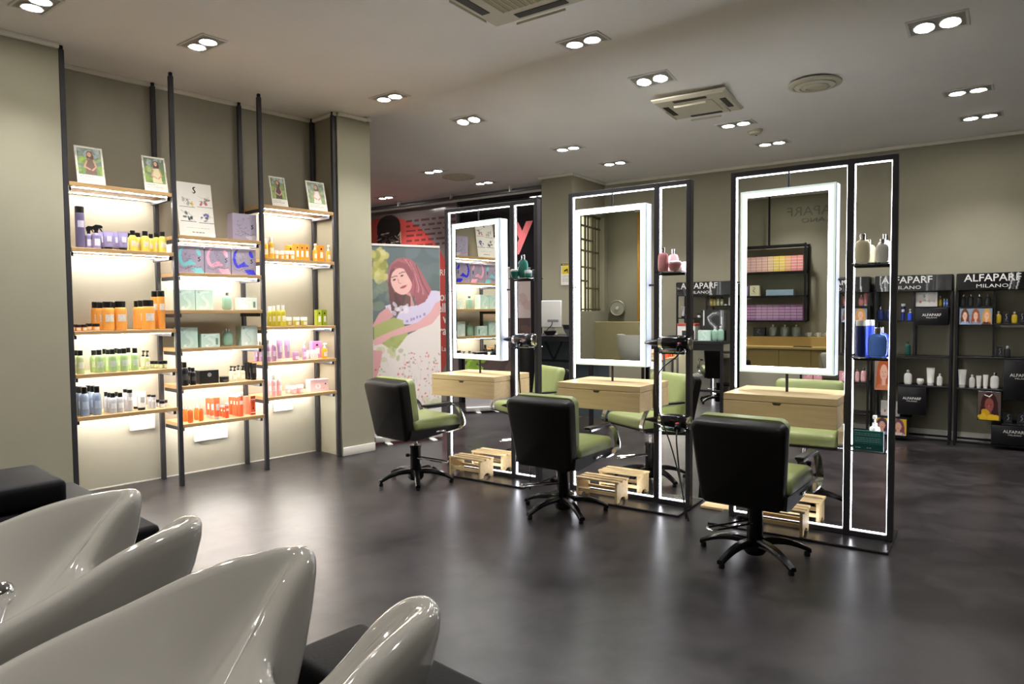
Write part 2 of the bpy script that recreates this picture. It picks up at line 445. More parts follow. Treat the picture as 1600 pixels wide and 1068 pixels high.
# ------------------------------------------------------------------ air conditioning and vents
ACW = mat('ac_ivory', '#c9c3b0', .5, var=.02); ACG = mat('ac_grille', '#a59c7c', .7, var=.12, vscale=160); SLOT = mat('ac_slot', '#3a382f', .6, var=.1)
def cassette(size, loc, rz, label, bars=True):
    t = thing('ceiling_air_conditioner', label, 'air conditioner', loc, rz, 'ceiling air conditioners')
    h = size / 2; g = h * .56
    b = NB()
    add_loft(b, [[Vector((x * q, y * q, z)) for x, y in ((-1, -1), (1, -1), (1, 1), (-1, 1))] for q, z in ((h, 0), (h, -.012), (h * .93, -.03), (g * 1.02, -.034))])
    obj('panel', b, ACW, t, smooth=0)
    boxobj('intake_grille', (-g * .96, -g * .96, -.042), (g * .96, g * .96, -.033), ACG if bars else ACW, t, .004, 1)
    sl = NB()
    for k in range(11):
        x = -g * .9 + k * g * .18; add_box(sl, (x - .003, -g * .93, -.046), (x + .003, g * .93, -.042))
    if bars: o = obj('grille_bars', sl, ACW, t, smooth=0); o['kind'] = 'stuff'
    for k in range(4):
        b = NB(); add_box(b, (-g * .8, -h * .86, -.036), (g * .8, -h * .70, -.028), .003, 1)
        obj('air_slot', b, SLOT, t, rz=k * math.pi / 2)
        b = NB(); add_box(b, (-g * .78, -h * .80, -.046), (g * .78, -h * .785, -.03), .002, 1, Matrix.Rotation(R(8), 4, 'X'))
        obj('louver', b, ACW, t, rz=k * math.pi / 2)
    return t
cassette(.84, (.01, 4.175, CL), R(-35), 'large ivory cassette air conditioner in the ceiling at top centre')
cassette(.63, (1.64, 6.088, 3.222), R(-32), 'smaller ivory cassette air conditioner above the middle and right mirrors', False)
def vent(r, loc, label):
    t = thing('round_ceiling_vent', label, 'vent', loc, 0, 'round ceiling vents')
    for k, (a, c, z) in enumerate(((r, r * .82, 0), (r * .76, r * .56, -.012), (r * .5, r * .34, -.02))):
        b = NB(); add_lathe(b, [(a, z), (a * .99, z - .012), (c, z - .02), (c, z - .008)], 32); obj('cone_ring', b, ACW, t)
    b = NB(); add_lathe(b, [(0, -.028), (r * .26, -.024), (r * .26, -.004), (0, -.004)], 24); obj('centre_disc', b, ACW, t)
    b = NB(); add_lathe(b, [(0, -.002), (r * .95, -.002), (r * .95, 0), (0, 0)], 24); obj('dark_throat', b, SLOT, t)
vent(.2, (2.42, 5.55, CR), 'round ivory ceiling vent between the spotlights at upper right')
vent(.22, (-.69, 9.21, CR), 'distant round ceiling vent above the storefront')
t = thing('smoke_detector', 'small white smoke detector between two ceiling spotlights', 'smoke detector', (2.44, 6.95, CR))
b = NB(); add_lathe(b, [(.075, 0), (.075, -.015), (.06, -.02), (.055, -.04), (.03, -.046), (0, -.046)], 24); obj('housing', b, ACW, t)
b = NB(); add_lathe(b, [(.012, -.046), (.01, -.05), (0, -.051)], 12, c=(.02, .02, 0)); obj('indicator', b, SLOT, t)

# ================================================================== WALL SHELVING
SHZ = {'a': [2.395, 1.917, 1.298, .977, .658], 'b': [2.065, 1.76, 1.453, 1.135, .824, .51], 'c': [2.395, 1.917, 1.298, .977, .658]}
PX = [-.745, .02, .775, 1.535]
unit = thing('wall_shelving', 'tall floor-to-ceiling black steel shelving with lit oak shelves in the wall niche', 'shelving', OL, AL)
pb = NB(); add_box(pb, (-.0175, -.0175, 0), (.0175, .0175, 3.335), .003, 1); pm = mesh(pb)
pc = NB(); add_box(pc, (-.0125, -.0125, 3.335), (.0125, .0125, 3.364), .002, 1); pcm = mesh(pc)
for x in PX:
    for n in (.018, .385):
        p = obj('post', pm, STEEL, unit, (x, n, 0)); obj('ceiling_foot', pcm, BLKM, p)
sid = {}
rb = NB(); add_box(rb, (-.012, .036, -.03), (.012, .367, 0), .002, 1); rm = mesh(rb)
for k, bay in enumerate('abc'):
    x0, x1 = PX[k] + .018, PX[k + 1] - .018
    for i, z in enumerate(SHZ[bay]):
        sb = NB(); add_box(sb, (x0 + .002, 0, -.03), (x1 - .002, .4, 0), .002, 1)
        s = obj('shelf', sb, OAK, unit, (0, 0, z)); sid[bay + str(i + 1)] = z
        if (bay, i) != ('b', 2):
            for yy in (.05, .33):
                lb = NB(); add_box(lb, (x0 + .02, yy - .006, -.033), (x1 - .02, yy + .006, -.0302), .002, 1)
                obj('led_strip', lb, LEDW, s)
        for xx in (x0 + .014, x1 - .014):
            obj('side_rail', rm, STEEL, unit, (xx - (.03 if xx > x0 + .1 else -.03) * 0, 0, z - .0305))
for n, (u0, z0, u1, z1) in enumerate([(-.231, .445, -.031, .59), (.296, .275, .602, .455), (1.071, .46, 1.275, .595)]):
    b = NB(); add_box(b, (u0, .405, z0), (u1, .425, z1), .004, 2)
    tag(obj('cover_plate', b, WHITEP, None, OL, AL), 'white rectangular cover plate on the niche wall below the ' + ['left', 'middle', 'right'][n] + ' bay', 'cover plate', 'cover plates on the niche wall')

# products on the wall shelving: shelf, shape, body, cap, what, category, (u, n, height, width)
SHELF_ITEMS = [
 ('a2', 'can', 'purple', 'black', 'tall purple spray can', 'spray can', [(-0.637, 0.1, 0.314, 0.063)]),
 ('a2', 'trigger', 'lilac', 'black', 'lilac trigger spray bottle', 'spray bottle', [(-0.5732, 0.1216, 0.176, 0.0465), (-0.5318, 0.0884, 0.186, 0.0559)]),
 ('a2', 'tube', 'lilac', 'black', 'lilac tube standing on its black cap', 'tube', [(-0.469, 0.16, 0.145, 0.05), (-0.454, 0.08, 0.143, 0.074), (-0.37, 0.16, 0.147, 0.051), (-0.35, 0.08, 0.146, 0.075)]),
 ('a2', 'bottle', 'yellow', 'black', 'yellow bottle with black cap', 'bottle', [(-0.254, 0.24, 0.156, 0.052), (-0.278, 0.08, 0.162, 0.056), (-0.212, 0.16, 0.155, 0.057), (-0.186, 0.08, 0.164, 0.062), (-0.098, 0.2, 0.158, 0.053), (-0.086, 0.12, 0.162, 0.052), (-0.062, 0.06, 0.167, 0.057)]),
 ('a3', 'jar', 'orange', 'black', 'small orange jar with black lid', 'jar', [(-0.669, 0.2, 0.049, 0.044), (-0.6819, 0.07, 0.048, 0.0399), (-0.6401, 0.07, 0.048, 0.0399), (-0.575, 0.18, 0.054, 0.044), (-0.56, 0.07, 0.054, 0.049)]),
 ('a3', 'squat', 'orange', 'black', 'orange bottle with wide black cap', 'bottle', [(-0.4891, 0.2617, 0.222, 0.0891), (-0.4811, 0.1704, 0.219, 0.0904), (-0.472, 0.0775, 0.222, 0.087), (-0.384, 0.2, 0.218, 0.091), (-0.3838, 0.0804, 0.225, 0.0858)]),
 ('a3', 'squat', 'orange', 'black', 'amber wide-capped bottle', 'bottle', [(-0.183, 0.2612, 0.231, 0.0876), (-0.1861, 0.1712, 0.234, 0.0887), (-0.1799, 0.0776, 0.236, 0.0951)]),
 ('a3', 'can', 'orange', 'black', 'tall orange spray can', 'spray can', [(-0.081, 0.2, 0.312, 0.053), (-0.079, 0.08, 0.312, 0.057)]),
 ('a4', 'bottle', 'palegreen', 'black', 'pale green bottle with tall black cap', 'bottle', [(-0.668, 0.24, 0.172, 0.044), (-0.673, 0.16, 0.174, 0.048), (-0.676, 0.06, 0.177, 0.053)]),
 ('a4', 'bottle', 'green', 'black', 'green bottle with black cap', 'bottle', [(-0.553, 0.17, 0.168, 0.054), (-0.552, 0.05, 0.175, 0.056), (-0.455, 0.24, 0.172, 0.05), (-0.457, 0.16, 0.17, 0.05), (-0.461, 0.05, 0.177, 0.057), (-0.368, 0.25, 0.174, 0.051), (-0.375, 0.16, 0.172, 0.051), (-0.379, 0.05, 0.179, 0.057), (-0.289, 0.22, 0.175, 0.051), (-0.293, 0.07, 0.177, 0.056)]),
 ('a4', 'pump', 'palegreen', 'black', 'clear green pump bottle', 'bottle', [(-0.195, 0.17, 0.15, 0.041), (-0.202, 0.07, 0.153, 0.041)]),
 ('a4', 'jar', 'palegreen', 'black', 'low green jar with black lid', 'jar', [(-0.115, 0.2, 0.058, 0.037), (-0.098, 0.16, 0.058, 0.037), (-0.0985, 0.08, 0.062, 0.0384), (-0.0605, 0.08, 0.063, 0.0339)]),
 ('a5', 'bottle', 'bluegrey', 'black', 'blue-grey bottle with black cap', 'bottle', [(-0.666, 0.22, 0.215, 0.054), (-0.663, 0.14, 0.218, 0.058), (-0.661, 0.05, 0.22, 0.062), (-0.577, 0.24, 0.213, 0.055), (-0.573, 0.15, 0.216, 0.059), (-0.574, 0.06, 0.218, 0.058)]),
 ('a5', 'bottle', 'silver', 'black', 'small silver-grey bottle with black cap', 'bottle', [(-0.468, 0.2, 0.155, 0.04), (-0.471, 0.12, 0.154, 0.045), (-0.468, 0.05, 0.157, 0.054), (-0.404, 0.17, 0.151, 0.04), (-0.413, 0.06, 0.154, 0.05)]),
 ('a5', 'can', 'silver', 'black', 'slim silver bottle with black lid', 'bottle', [(-0.337, 0.16, 0.168, 0.041), (-0.34, 0.07, 0.171, 0.04)]),
 ('a5', 'tube', 'white', 'black', 'white tube standing on its black cap', 'tube', [(-0.254, 0.18, 0.144, 0.057), (-0.255, 0.07, 0.147, 0.071)]),
 ('a5', 'can', 'silver', 'black', 'stubby clear vial with tall black cap', 'vial', [(-0.171, 0.14, 0.109, 0.031), (-0.167, 0.06, 0.113, 0.036)]),
 ('a5', 'jar', 'silver', 'black', 'low grey jar with black lid', 'jar', [(-0.091, 0.17, 0.058, 0.037), (-0.095, 0.08, 0.057, 0.042), (-0.047, 0.14, 0.053, 0.037)]),
 ('b3', 'flask', 'mint', 'chrome', 'mint green flask with chrome cap', 'flask', [(0.479, 0.1, 0.157, 0.084)]),
 ('b4', 'flask', 'mint', 'chrome', 'mint green flask with chrome cap', 'flask', [(0.479, 0.1, 0.16, 0.09)]),
 ('b5', 'bottle', 'jet', 'black', 'large black bottle', 'bottle', [(0.117, 0.22, 0.19, 0.049), (0.083, 0.06, 0.196, 0.058)]),
 ('b5', 'bottle', 'jet', 'black', 'small black bottle', 'bottle', [(0.173, 0.18, 0.142, 0.038), (0.151, 0.06, 0.145, 0.048)]),
 ('b5', 'jar', 'jet', 'black', 'flat black jar', 'jar', [(0.432, 0.09, 0.05, 0.078)]),
 ('b5', 'pump', 'clear', 'black', 'clear bottle with black pump', 'bottle', [(0.529, 0.16, 0.131, 0.045), (0.517, 0.07, 0.135, 0.045), (0.604, 0.18, 0.132, 0.04), (0.595, 0.08, 0.136, 0.045)]),
 ('b5', 'tube', 'jet', 'black', 'black tube standing on its cap', 'tube', [(0.698, 0.2, 0.151, 0.052), (0.692, 0.14, 0.15, 0.052), (0.687, 0.06, 0.149, 0.063)]),
 ('b6', 'flask', 'orangeclear', 'clearcap', 'clear and orange drop-shaped bottle', 'bottle', [(0.122, 0.22, 0.13, 0.043), (0.115, 0.14, 0.134, 0.043), (0.117, 0.05, 0.138, 0.048), (0.219, 0.17, 0.131, 0.044), (0.214, 0.07, 0.135, 0.043)]),
 ('b6', 'tube', 'orangered', 'silver', 'orange and silver tube', 'tube', [(0.355, 0.25, 0.168, 0.039), (0.348, 0.16, 0.172, 0.044), (0.347, 0.06, 0.187, 0.055)]),
 ('b6', 'can', 'orangered', 'silver', 'short orange vial with silver cap', 'vial', [(0.452, 0.2, 0.096, 0.028), (0.442, 0.13, 0.101, 0.028), (0.435, 0.06, 0.128, 0.033)]),
 ('b6', 'can', 'orangered', 'white', 'tall orange and silver bottle', 'bottle', [(0.564, 0.25, 0.19, 0.035), (0.56, 0.18, 0.194, 0.034), (0.557, 0.12, 0.198, 0.034), (0.56, 0.06, 0.214, 0.045)]),
 ('c2', 'bottle', 'amber', 'white', 'amber bottle with white cap', 'bottle', [(0.89, 0.17, 0.19, 0.047), (0.895, 0.08, 0.2, 0.053)]),
 ('c2', 'jar', 'amber', 'white', 'small amber jar with white lid', 'jar', [(0.965, 0.12, 0.083, 0.048), (1.035, 0.14, 0.084, 0.048), (1.0422, 0.07, 0.084, 0.045), (1.0948, 0.07, 0.084, 0.0564)]),
 ('c2', 'pump', 'amber', 'white', 'white-capped amber pump bottle', 'bottle', [(1.338, 0.06, 0.167, 0.043), (1.487, 0.06, 0.163, 0.044)]),
 ('c3', 'bottle', 'yellowgreen', 'white', 'olive yellow bottle with white cap', 'bottle', [(0.958, 0.24, 0.187, 0.048), (0.958, 0.17, 0.191, 0.048), (0.976, 0.12, 0.197, 0.048), (0.99, 0.06, 0.196, 0.047)]),
 ('c3', 'jar', 'yellowgreen', 'white', 'yellow jar with white lid', 'jar', [(1.104, 0.16, 0.085, 0.055), (1.149, 0.1, 0.085, 0.061), (1.212, 0.07, 0.085, 0.061)]),
 ('c4', 'bottle', 'mauve', 'white', 'mauve bottle with white cap', 'bottle', [(0.8157, 0.2408, 0.178, 0.046), (0.8393, 0.1992, 0.183, 0.046), (0.835, 0.07, 0.198, 0.052), (0.9118, 0.1003, 0.195, 0.0406)]),
 ('c4', 'tube', 'mauve', 'white', 'mauve tube standing on white cap', 'tube', [(0.9532, 0.0697, 0.195, 0.0584), (1.031, 0.07, 0.197, 0.06)]),
 ('c4', 'jar', 'mauve', 'mauve', 'small mauve jar', 'jar', [(1.117, 0.07, 0.078, 0.06)]),
 ('c4', 'pump', 'mauve', 'white', 'slim mauve spray bottle', 'bottle', [(1.208, 0.07, 0.177, 0.04)]),
 ('c4', 'jar', 'pinkwhite', 'white', 'pale pink jar with white lid', 'jar', [(1.309, 0.15, 0.081, 0.05), (1.316, 0.07, 0.086, 0.068)]),
 ('c4', 'pump', 'honey', 'clearcap', 'honey coloured pump bottle', 'bottle', [(1.423, 0.06, 0.15, 0.056)]),
 ('c5', 'bottle', 'rose', 'white', 'rose pink bottle with white cap', 'bottle', [(0.892, 0.16, 0.178, 0.041), (0.887, 0.07, 0.194, 0.047), (0.944, 0.08, 0.189, 0.047)]),
 ('c5', 'jar', 'rose', 'white', 'small rose jar', 'jar', [(1.093, 0.18, 0.073, 0.049), (1.095, 0.08, 0.078, 0.06), (1.157, 0.07, 0.085, 0.061)]),
]

# ================================================================== PRODUCTS (unit shapes, scaled by the thing)
PC = {'purple': '#5f5878', 'lilac': '#8d85ae', 'yellow': '#d8c45a', 'orange': '#e8a04a', 'palegreen': '#c3cc95', 'green': '#aac88a', 'bluegrey': '#8d9bb0',
      'silver': '#b9b9bc', 'white': '#e9e7e2', 'mint': '#88ac98', 'jet': '#1c1b1c', 'clear': '#cfcab0', 'orangeclear': '#ef7a3a', 'orangered': '#e86a44',
      'amber': '#e8b13e', 'yellowgreen': '#bdb43c', 'mauve': '#b98fb8', 'pinkwhite': '#eadbe0', 'honey': '#f0a21e', 'rose': '#eeb6b8', 'black': '#141313',
      'clearcap': '#f0eee8', 'pink': '#cf8a8e', 'teal': '#1d6a5e', 'cream': '#e6dcbc', 'royal': '#3a58e0', 'navy': '#1d2a66', 'sky': '#5c8cec', 'gold': '#b59a2a', 'smoke': '#2b2c30', 'forest': '#17493f'}
STK = {'purple': '#b7b1c4', 'lilac': '#d5d0e0', 'yellow': '#d2ccb8', 'orange': '#d9cfc4', 'palegreen': '#dfe2cc', 'green': '#c9d2c4', 'bluegrey': '#b5bfd0', 'silver': '#e2e2e2',
       'white': '#c8c6c0', 'jet': '#4a4849', 'amber': '#efe6d2', 'yellowgreen': '#e4e2d0', 'mauve': '#e3d6e4', 'rose': '#f3dcdc', 'orangered': '#efe0d6', 'orangeclear': '#f4e2d4', 'clear': '#eceadd'}
def pmat(k, rough=.32):
    if k == 'chrome': return CHROME
    return mat('product_' + k, PC[k], rough, var=.03, vscale=3, coat=.15)
def smat(k): return mat('sticker_' + k, STK.get(k, '#dcdad4'), .5, var=.12, vscale=9)
UN = {}
def unit_parts(kind):
    if kind in UN: return UN[kind]
    P = []
    def lathe(name, prof, sy=1., seg=18, role='body', **k):
        b = NB(); add_lathe(b, prof, seg, sy, **k); P.append((name, mesh(b, 40), role))
    def stick(z0, z1, r=.506, sy=1., half=42):
        b = NB(); add_lathe(b, [(r, z0), (r, z1)], 8, sy, a0=R(-90 - half), a1=R(-90 + half)); P.append(('sticker', mesh(b, 60), 'sticker'))
    if kind == 'can':
        lathe('body', [(0, 0), (.46, 0), (.5, .012), (.5, .82), (.47, .845), (0, .845)]); lathe('cap', [(0, .845), (.485, .845), (.485, .985), (.45, 1), (0, 1)], role='cap'); stick(.5, .66)
    elif kind == 'bottle':
        lathe('body', [(0, 0), (.45, 0), (.5, .02), (.5, .62), (.47, .69), (.38, .75), (.27, .775), (0, .775)]); lathe('cap', [(0, .775), (.31, .775), (.32, .985), (.3, 1), (0, 1)], role='cap'); stick(.24, .5)
    elif kind == 'squat':
        lathe('body', [(0, 0), (.46, 0), (.5, .02), (.5, .68), (.47, .74), (.4, .785), (0, .785)]); lathe('cap', [(0, .785), (.42, .785), (.42, .985), (.4, 1), (0, 1)], role='cap'); stick(.3, .55)
    elif kind == 'jar':
        lathe('body', [(0, 0), (.44, 0), (.5, .08), (.5, .52), (.46, .6), (0, .6)]); lathe('lid', [(0, .6), (.51, .6), (.51, .96), (.48, 1), (0, 1)], role='cap'); stick(.12, .48, half=34)
    elif kind == 'flask':
        lathe('body', [(0, 0), (.3, 0), (.4, .02), (.47, .08), (.5, .22), (.5, .54), (.475, .65), (.4, .735), (.24, .785), (.16, .8), (0, .8)], .6, 24, power=.8); lathe('cap', [(0, .8), (.18, .8), (.2, .97), (.17, 1), (0, 1)], role='cap', seg=12)
    elif kind == 'tube':
        lathe('cap', [(0, 0), (.36, 0), (.38, .015), (.38, .13), (0, .13)], role='cap')
        b = NB(); rg = []
        for z, a, c in ((.13, .36, .36), (.16, .42, .4), (.4, .44, .36), (.7, .47, .22), (.93, .5, .05), (1, .5, .03)):
            rg.append([Vector((a * math.cos(2 * math.pi * k / 18), c * math.sin(2 * math.pi * k / 18), z)) for k in range(18)])
        add_loft(b, rg); P.append(('body', mesh(b, 50), 'body'))
        b = NB(); add_box(b, (-.22, -.40, .42), (.22, -.3, .72)); P.append(('sticker', mesh(b, 0), 'sticker'))
    elif kind == 'pump':
        lathe('body', [(0, 0), (.45, 0), (.5, .02), (.5, .56), (.45, .63), (.2, .67), (0, .67)]); lathe('collar', [(0, .67), (.24, .67), (.24, .76), (.1, .77), (.1, .9), (0, .9)], role='cap', seg=12)
        b = NB(); add_box(b, (-.18, -.5, .9), (.18, .16, 1), .03, 1); P.append(('pump_head', mesh(b), 'cap')); stick(.16, .42)
    elif kind == 'trigger':
        lathe('body', [(0, 0), (.45, 0), (.5, .02), (.5, .55), (.44, .62), (.24, .66), (0, .66)]); lathe('collar', [(0, .66), (.26, .66), (.24, .76), (0, .76)], role='cap', seg=12)
        b = NB(); add_prism(b, [(-.3, .76), (.2, .76), (.3, .86), (.75, .87), (.75, .95), (.5, .99), (-.1, 1), (-.42, .93)], -.17, .17, Matrix.Rotation(R(90), 4, 'X'))
        P.append(('spray_head', mesh(b, 30), 'cap'))
        b = NB(); add_prism(b, [(.34, .87), (.5, .87), (.74, .74), (.66, .72)], -.08, .08, Matrix.Rotation(R(90), 4, 'X')); P.append(('trigger', mesh(b, 30), 'cap')); stick(.14, .42)
    elif kind == 'bowl':
        lathe('body', [(0, 0), (.24, 0), (.3, .06), (.44, .35), (.5, .72), (.47, .74), (0, .72)], seg=22); lathe('lid', [(0, .72), (.44, .73), (.46, .86), (.38, .97), (.2, 1), (0, 1)], role='cap', seg=22)
    UN[kind] = P
    return P
def product(kind, body, cap, loc, rz, w, h, label, cat, group, depth=None, sticker=True, caprough=.3):
    nm = {'can': 'spray_can', 'bottle': 'bottle', 'squat': 'bottle', 'jar': 'jar', 'flask': 'flask', 'tube': 'tube', 'pump': 'pump_bottle', 'trigger': 'spray_bottle', 'bowl': 'glass_bowl'}[kind]
    t = thing(nm, label, cat, loc, rz, group)
    t.scale = (w, depth or w, h)
    for part, me, role in unit_parts(kind):
        if role == 'sticker' and not sticker: continue
        M = pmat(body) if role == 'body' else pmat(cap, caprough) if role == 'cap' else smat(body)
        me2 = UN.setdefault(('m', kind, part, M.name), None)
        if me2 is None:
            me2 = me.copy(); me2.materials.append(M); UN[('m', kind, part, M.name)] = me2
        obj(part, me2, M, t)
    return t
BAY = {'a': 'left bay', 'b': 'middle bay', 'c': 'right bay'}
def sname(s): return '%s shelf of %s' % (ORD[int(s[1]) - 1], BAY[s[0]])
for s, kind, body, cap, desc, cat, L in SHELF_ITEMS:
    for i, (u, n, h, w_) in enumerate(L):
        lab = '%s on the %s' % (desc, sname(s)) if len(L) == 1 else '%s %s from left, %s' % (ORD[i], desc, sname(s))
        product(kind, body, cap, fL(u, n, sid[s] + .0004), AL, w_, h, lab, cat, '%ss on the %s' % (desc, sname(s)) if len(L) > 1 else None)

# ------------------------------------------------------------------ cartons
def carton(name, label, cat, loc, rz, w, h, d, body, pic=None, group=None, parent_scale=None, rough=.4):
    t = thing(name, label, cat, loc, rz, group)
    b = NB(); add_box(b, (-w / 2, 0, 0), (w / 2, d, h), .0015, 1); obj('box', b, body, t)
    if pic is not None: picture('printed_front', pic, w * .985, h * .985, t, (0, -.0008, h * .0075), GLOSSP)
    return t
def s_curve(p, cx, cy, k, wd, c, al=1.):
    p.line([(cx + .5 * k, cy - k), (cx + .05 * k, cy - .95 * k), (cx - .45 * k, cy - .62 * k), (cx - .25 * k, cy - .2 * k), (cx + .3 * k, cy + .2 * k), (cx + .42 * k, cy + .62 * k), (cx, cy + .95 * k), (cx - .5 * k, cy + k)], wd, c, al)
def gift_pic(bg, acc, seed):
    p = Pic(46, 46, bg)
    if acc:
        p.ell(.27, .4, .22, .36, acc); p.ell(.36, .36, .2, .33, bg); p.poly([(.22, .68), (.5, .5), (.72, .68), (.4, .72)], acc); p.poly([(.48, .8), (.9, .8), (1, 1), (.66, 1)], acc)
        p.ell(.8, .22, .07, .15, acc, -25)
    else:
        p.ell(.38, .3, .14, .2, '#a8a0b4', 20, .6); p.poly([(.5, .86), (.98, .8), (1, 1), (.7, 1)], '#c9c6cc')
    rg = random.Random(seed)
    for k in range(14):
        x, y = rg.uniform(.15, .55), rg.uniform(.15, .9)
        p.line([(x, y), (x + rg.uniform(-.1, .14), y + rg.uniform(-.12, .12)), (x + rg.uniform(-.1, .2), y + rg.uniform(-.1, .14))], .012, '#6d6574', .7)
    p.line([(.08, .78), (.3, .86), (.5, .74), (.75, .8), (.9, .74)], .016, '#5c5462', .8)
    s_curve(p, .82, .47, .07, .035, '#2f2a33')
    return p
LIL = mat('carton_lilac', '#a69caf', .45, var=.02); MINT = mat('carton_mint', '#b4d0c2', .4, var=.03); BLKC = mat('carton_black', '#19181a', .4, var=.05)
def mint_pic(seed, wide=False, pale=False):
    p = Pic(40, 30 if wide else 44, '#bcd8cc' if not pale else '#d4e4dc')
    s_curve(p, .5, .5, .42, .2, '#d3e6dd', .8); s_curve(p, .42, .55, .36, .05, '#a3c6b8', .6)
    p.ell(.3, .9, .08, .06, '#eef6f2', 30); p.rect(.12, .1, .2, .16, '#6f9484', .8)
    if wide: p.rect(.78, .35, .9, .82, '#5f7a70', .9)
    p.soft(1); return p
CART = [('gift_box', 'closed lilac gift box beside the white S display board', 'box', 'b1', .528, .222, .233, .1, .06, LIL, gift_pic('#aca3b8', None, 1)),
        ('gift_box', 'lilac gift box with turquoise crescent print', 'box', 'b2', .042, .226, .227, .1, .05, LIL, gift_pic('#a197ac', '#7ccbd2', 2)),
        ('gift_box', 'lilac gift box with pink crescent print', 'box', 'b2', .274, .226, .229, .1, .05, LIL, gift_pic('#a197ac', '#f2a9c4', 3)),
        ('gift_box', 'lilac gift box with royal blue crescent print', 'box', 'b2', .506, .226, .231, .1, .05, LIL, gift_pic('#a197ac', '#3a34e0', 4)),
        ('carton', 'mint carton at the left end of the third shelf, middle bay', 'carton', 'b3', .043, .145, .17, .1, .06, MINT, mint_pic(1)),
        ('carton', 'mint carton next to the flask, third shelf, middle bay', 'carton', 'b3', .192, .148, .17, .1, .06, MINT, mint_pic(2)),
        ('carton', 'pale flat mint carton at right end of third shelf, middle bay', 'carton', 'b3', .583, .166, .108, .08, .08, MINT, mint_pic(3, True, True)),
        ('carton', 'mint carton at the left end of the fourth shelf, middle bay', 'carton', 'b4', .048, .153, .172, .1, .06, MINT, mint_pic(4)),
        ('carton', 'low wide mint carton left of the flask, fourth shelf, middle bay', 'carton', 'b4', .23, .16, .114, .08, .06, MINT, mint_pic(5, True)),
        ('carton', 'mint carton at the right end of the fourth shelf, middle bay', 'carton', 'b4', .583, .153, .174, .1, .06, MINT, mint_pic(6, False, True)),
        ('carton', 'black gift carton with small emblem, fifth shelf of middle bay', 'carton', 'b5', .215, .162, .114, .1, .07, BLKC, None),
        ('carton', 'slim orange striped carton, bottom shelf of middle bay', 'carton', 'b6', .655, .044, .172, .035, .06, None, None),
        ('carton', 'pale orange carton behind the striped one, bottom shelf of middle bay', 'carton', 'b6', .66, .04, .16, .05, .16, None, None)]
def strip_pic():
    p = Pic(16, 60, '#e2603c')
    for k in range(-4, 12):
        p.poly([(k * .25, 0), (k * .25 + .12, 0), (k * .25 + .3, .16), (k * .25 + .18, .16)], '#26201f'); p.poly([(k * .25, .9), (k * .25 + .12, .9), (k * .25 + .24, 1), (k * .25 + .12, 1)], '#26201f')
    p.rect(0, .16, 1, .2, '#f3efe8'); p.rect(0, .86, 1, .9, '#f3efe8'); p.rect(.25, .3, .75, .56, '#c24a2a'); p.rect(.35, .58, .65, .72, '#3a2a28')
    return p
ORC = mat('carton_orange', '#e8b06a', .45, var=.03)
for nm, lab, cat, s, u0, w_, h, d, n, bm_, pc_ in CART:
    if bm_ is None:
        bm_ = mat('carton_coral', '#e8876a', .45, var=.03); pc_ = strip_pic() if 'slim' in lab else None
    t = carton(nm, lab, cat, fL(u0 + w_ / 2, n, sid[s] + .0004), AL, w_, h, d, bm_, pc_)
    if 'black gift' in lab:
        ring = NB(); add_lathe(ring, [(.014, 0), (.018, 0), (.018, .001), (.014, .001)], 16, M=Matrix.Translation((0, -.0004, .075)) @ Matrix.Rotation(R(90), 4, 'X'))
        obj('emblem', ring, mat('emblem_grey', '#8a888a', .4, var=.05), t)
def vial_pic(bg, lab='#efe7da'):
    p = Pic(14, 40, bg); p.rect(.28, .4, .78, .78, lab); p.ell(.5, .22, .16, .06, '#4a3020'); return p
CART2 = [('c2', 1.129, .07, .15, .05, .2, '#e6a93e', 'back orange carton, left of the carton row'), ('c2', 1.142, .045, .155, .05, .08, '#eda63a', 'first orange carton in the row of three'),
         ('c2', 1.19, .047, .155, .05, .08, '#ea9d35', 'second orange carton in the row of three'), ('c2', 1.24, .052, .155, .05, .08, '#ec9a3c', 'third orange carton in the row of three'),
         ('c2', 1.396, .065, .158, .06, .09, '#e6912f', 'orange carton between the two pump bottles'),
         ('c3', 1.36, .053, .152, .05, .08, '#a8b83a', 'lime green carton, left of the pair'), ('c3', 1.421, .05, .152, .05, .08, '#98ac34', 'lime green carton, right of the pair'),
         ('c4', 1.38, .1, .163, .06, .2, '#e58cc8', 'bright pink carton behind the honey bottle')]
for s, u0, w_, h, d, n, c, lab in CART2:
    carton('carton', lab + ', %s' % sname(s), 'carton', fL(u0 + w_ / 2, n, sid[s] + .0004), AL, w_, h, d, mat('carton_' + c[1:], c, .45, var=.03), vial_pic(c))
p = Pic(40, 30, '#ecc6ca'); p.ell(.4, .55, .16, .22, '#f6e8e8'); s_curve(p, .4, .55, .1, .04, '#d8a0a8'); p.ell(.82, .4, .04, .07, '#4c3038'); p.text_lines(.55, .8, [.5, .62, .74], .05, '#c58a92', 3)
carton('gift_box', 'wide rose pink gift box on the bottom shelf of the right bay', 'box', fL(1.37, .07, sid['c5'] + .0004), AL, .2, .117, .09, mat('carton_rose', '#efb9bc', .45, var=.03), p)

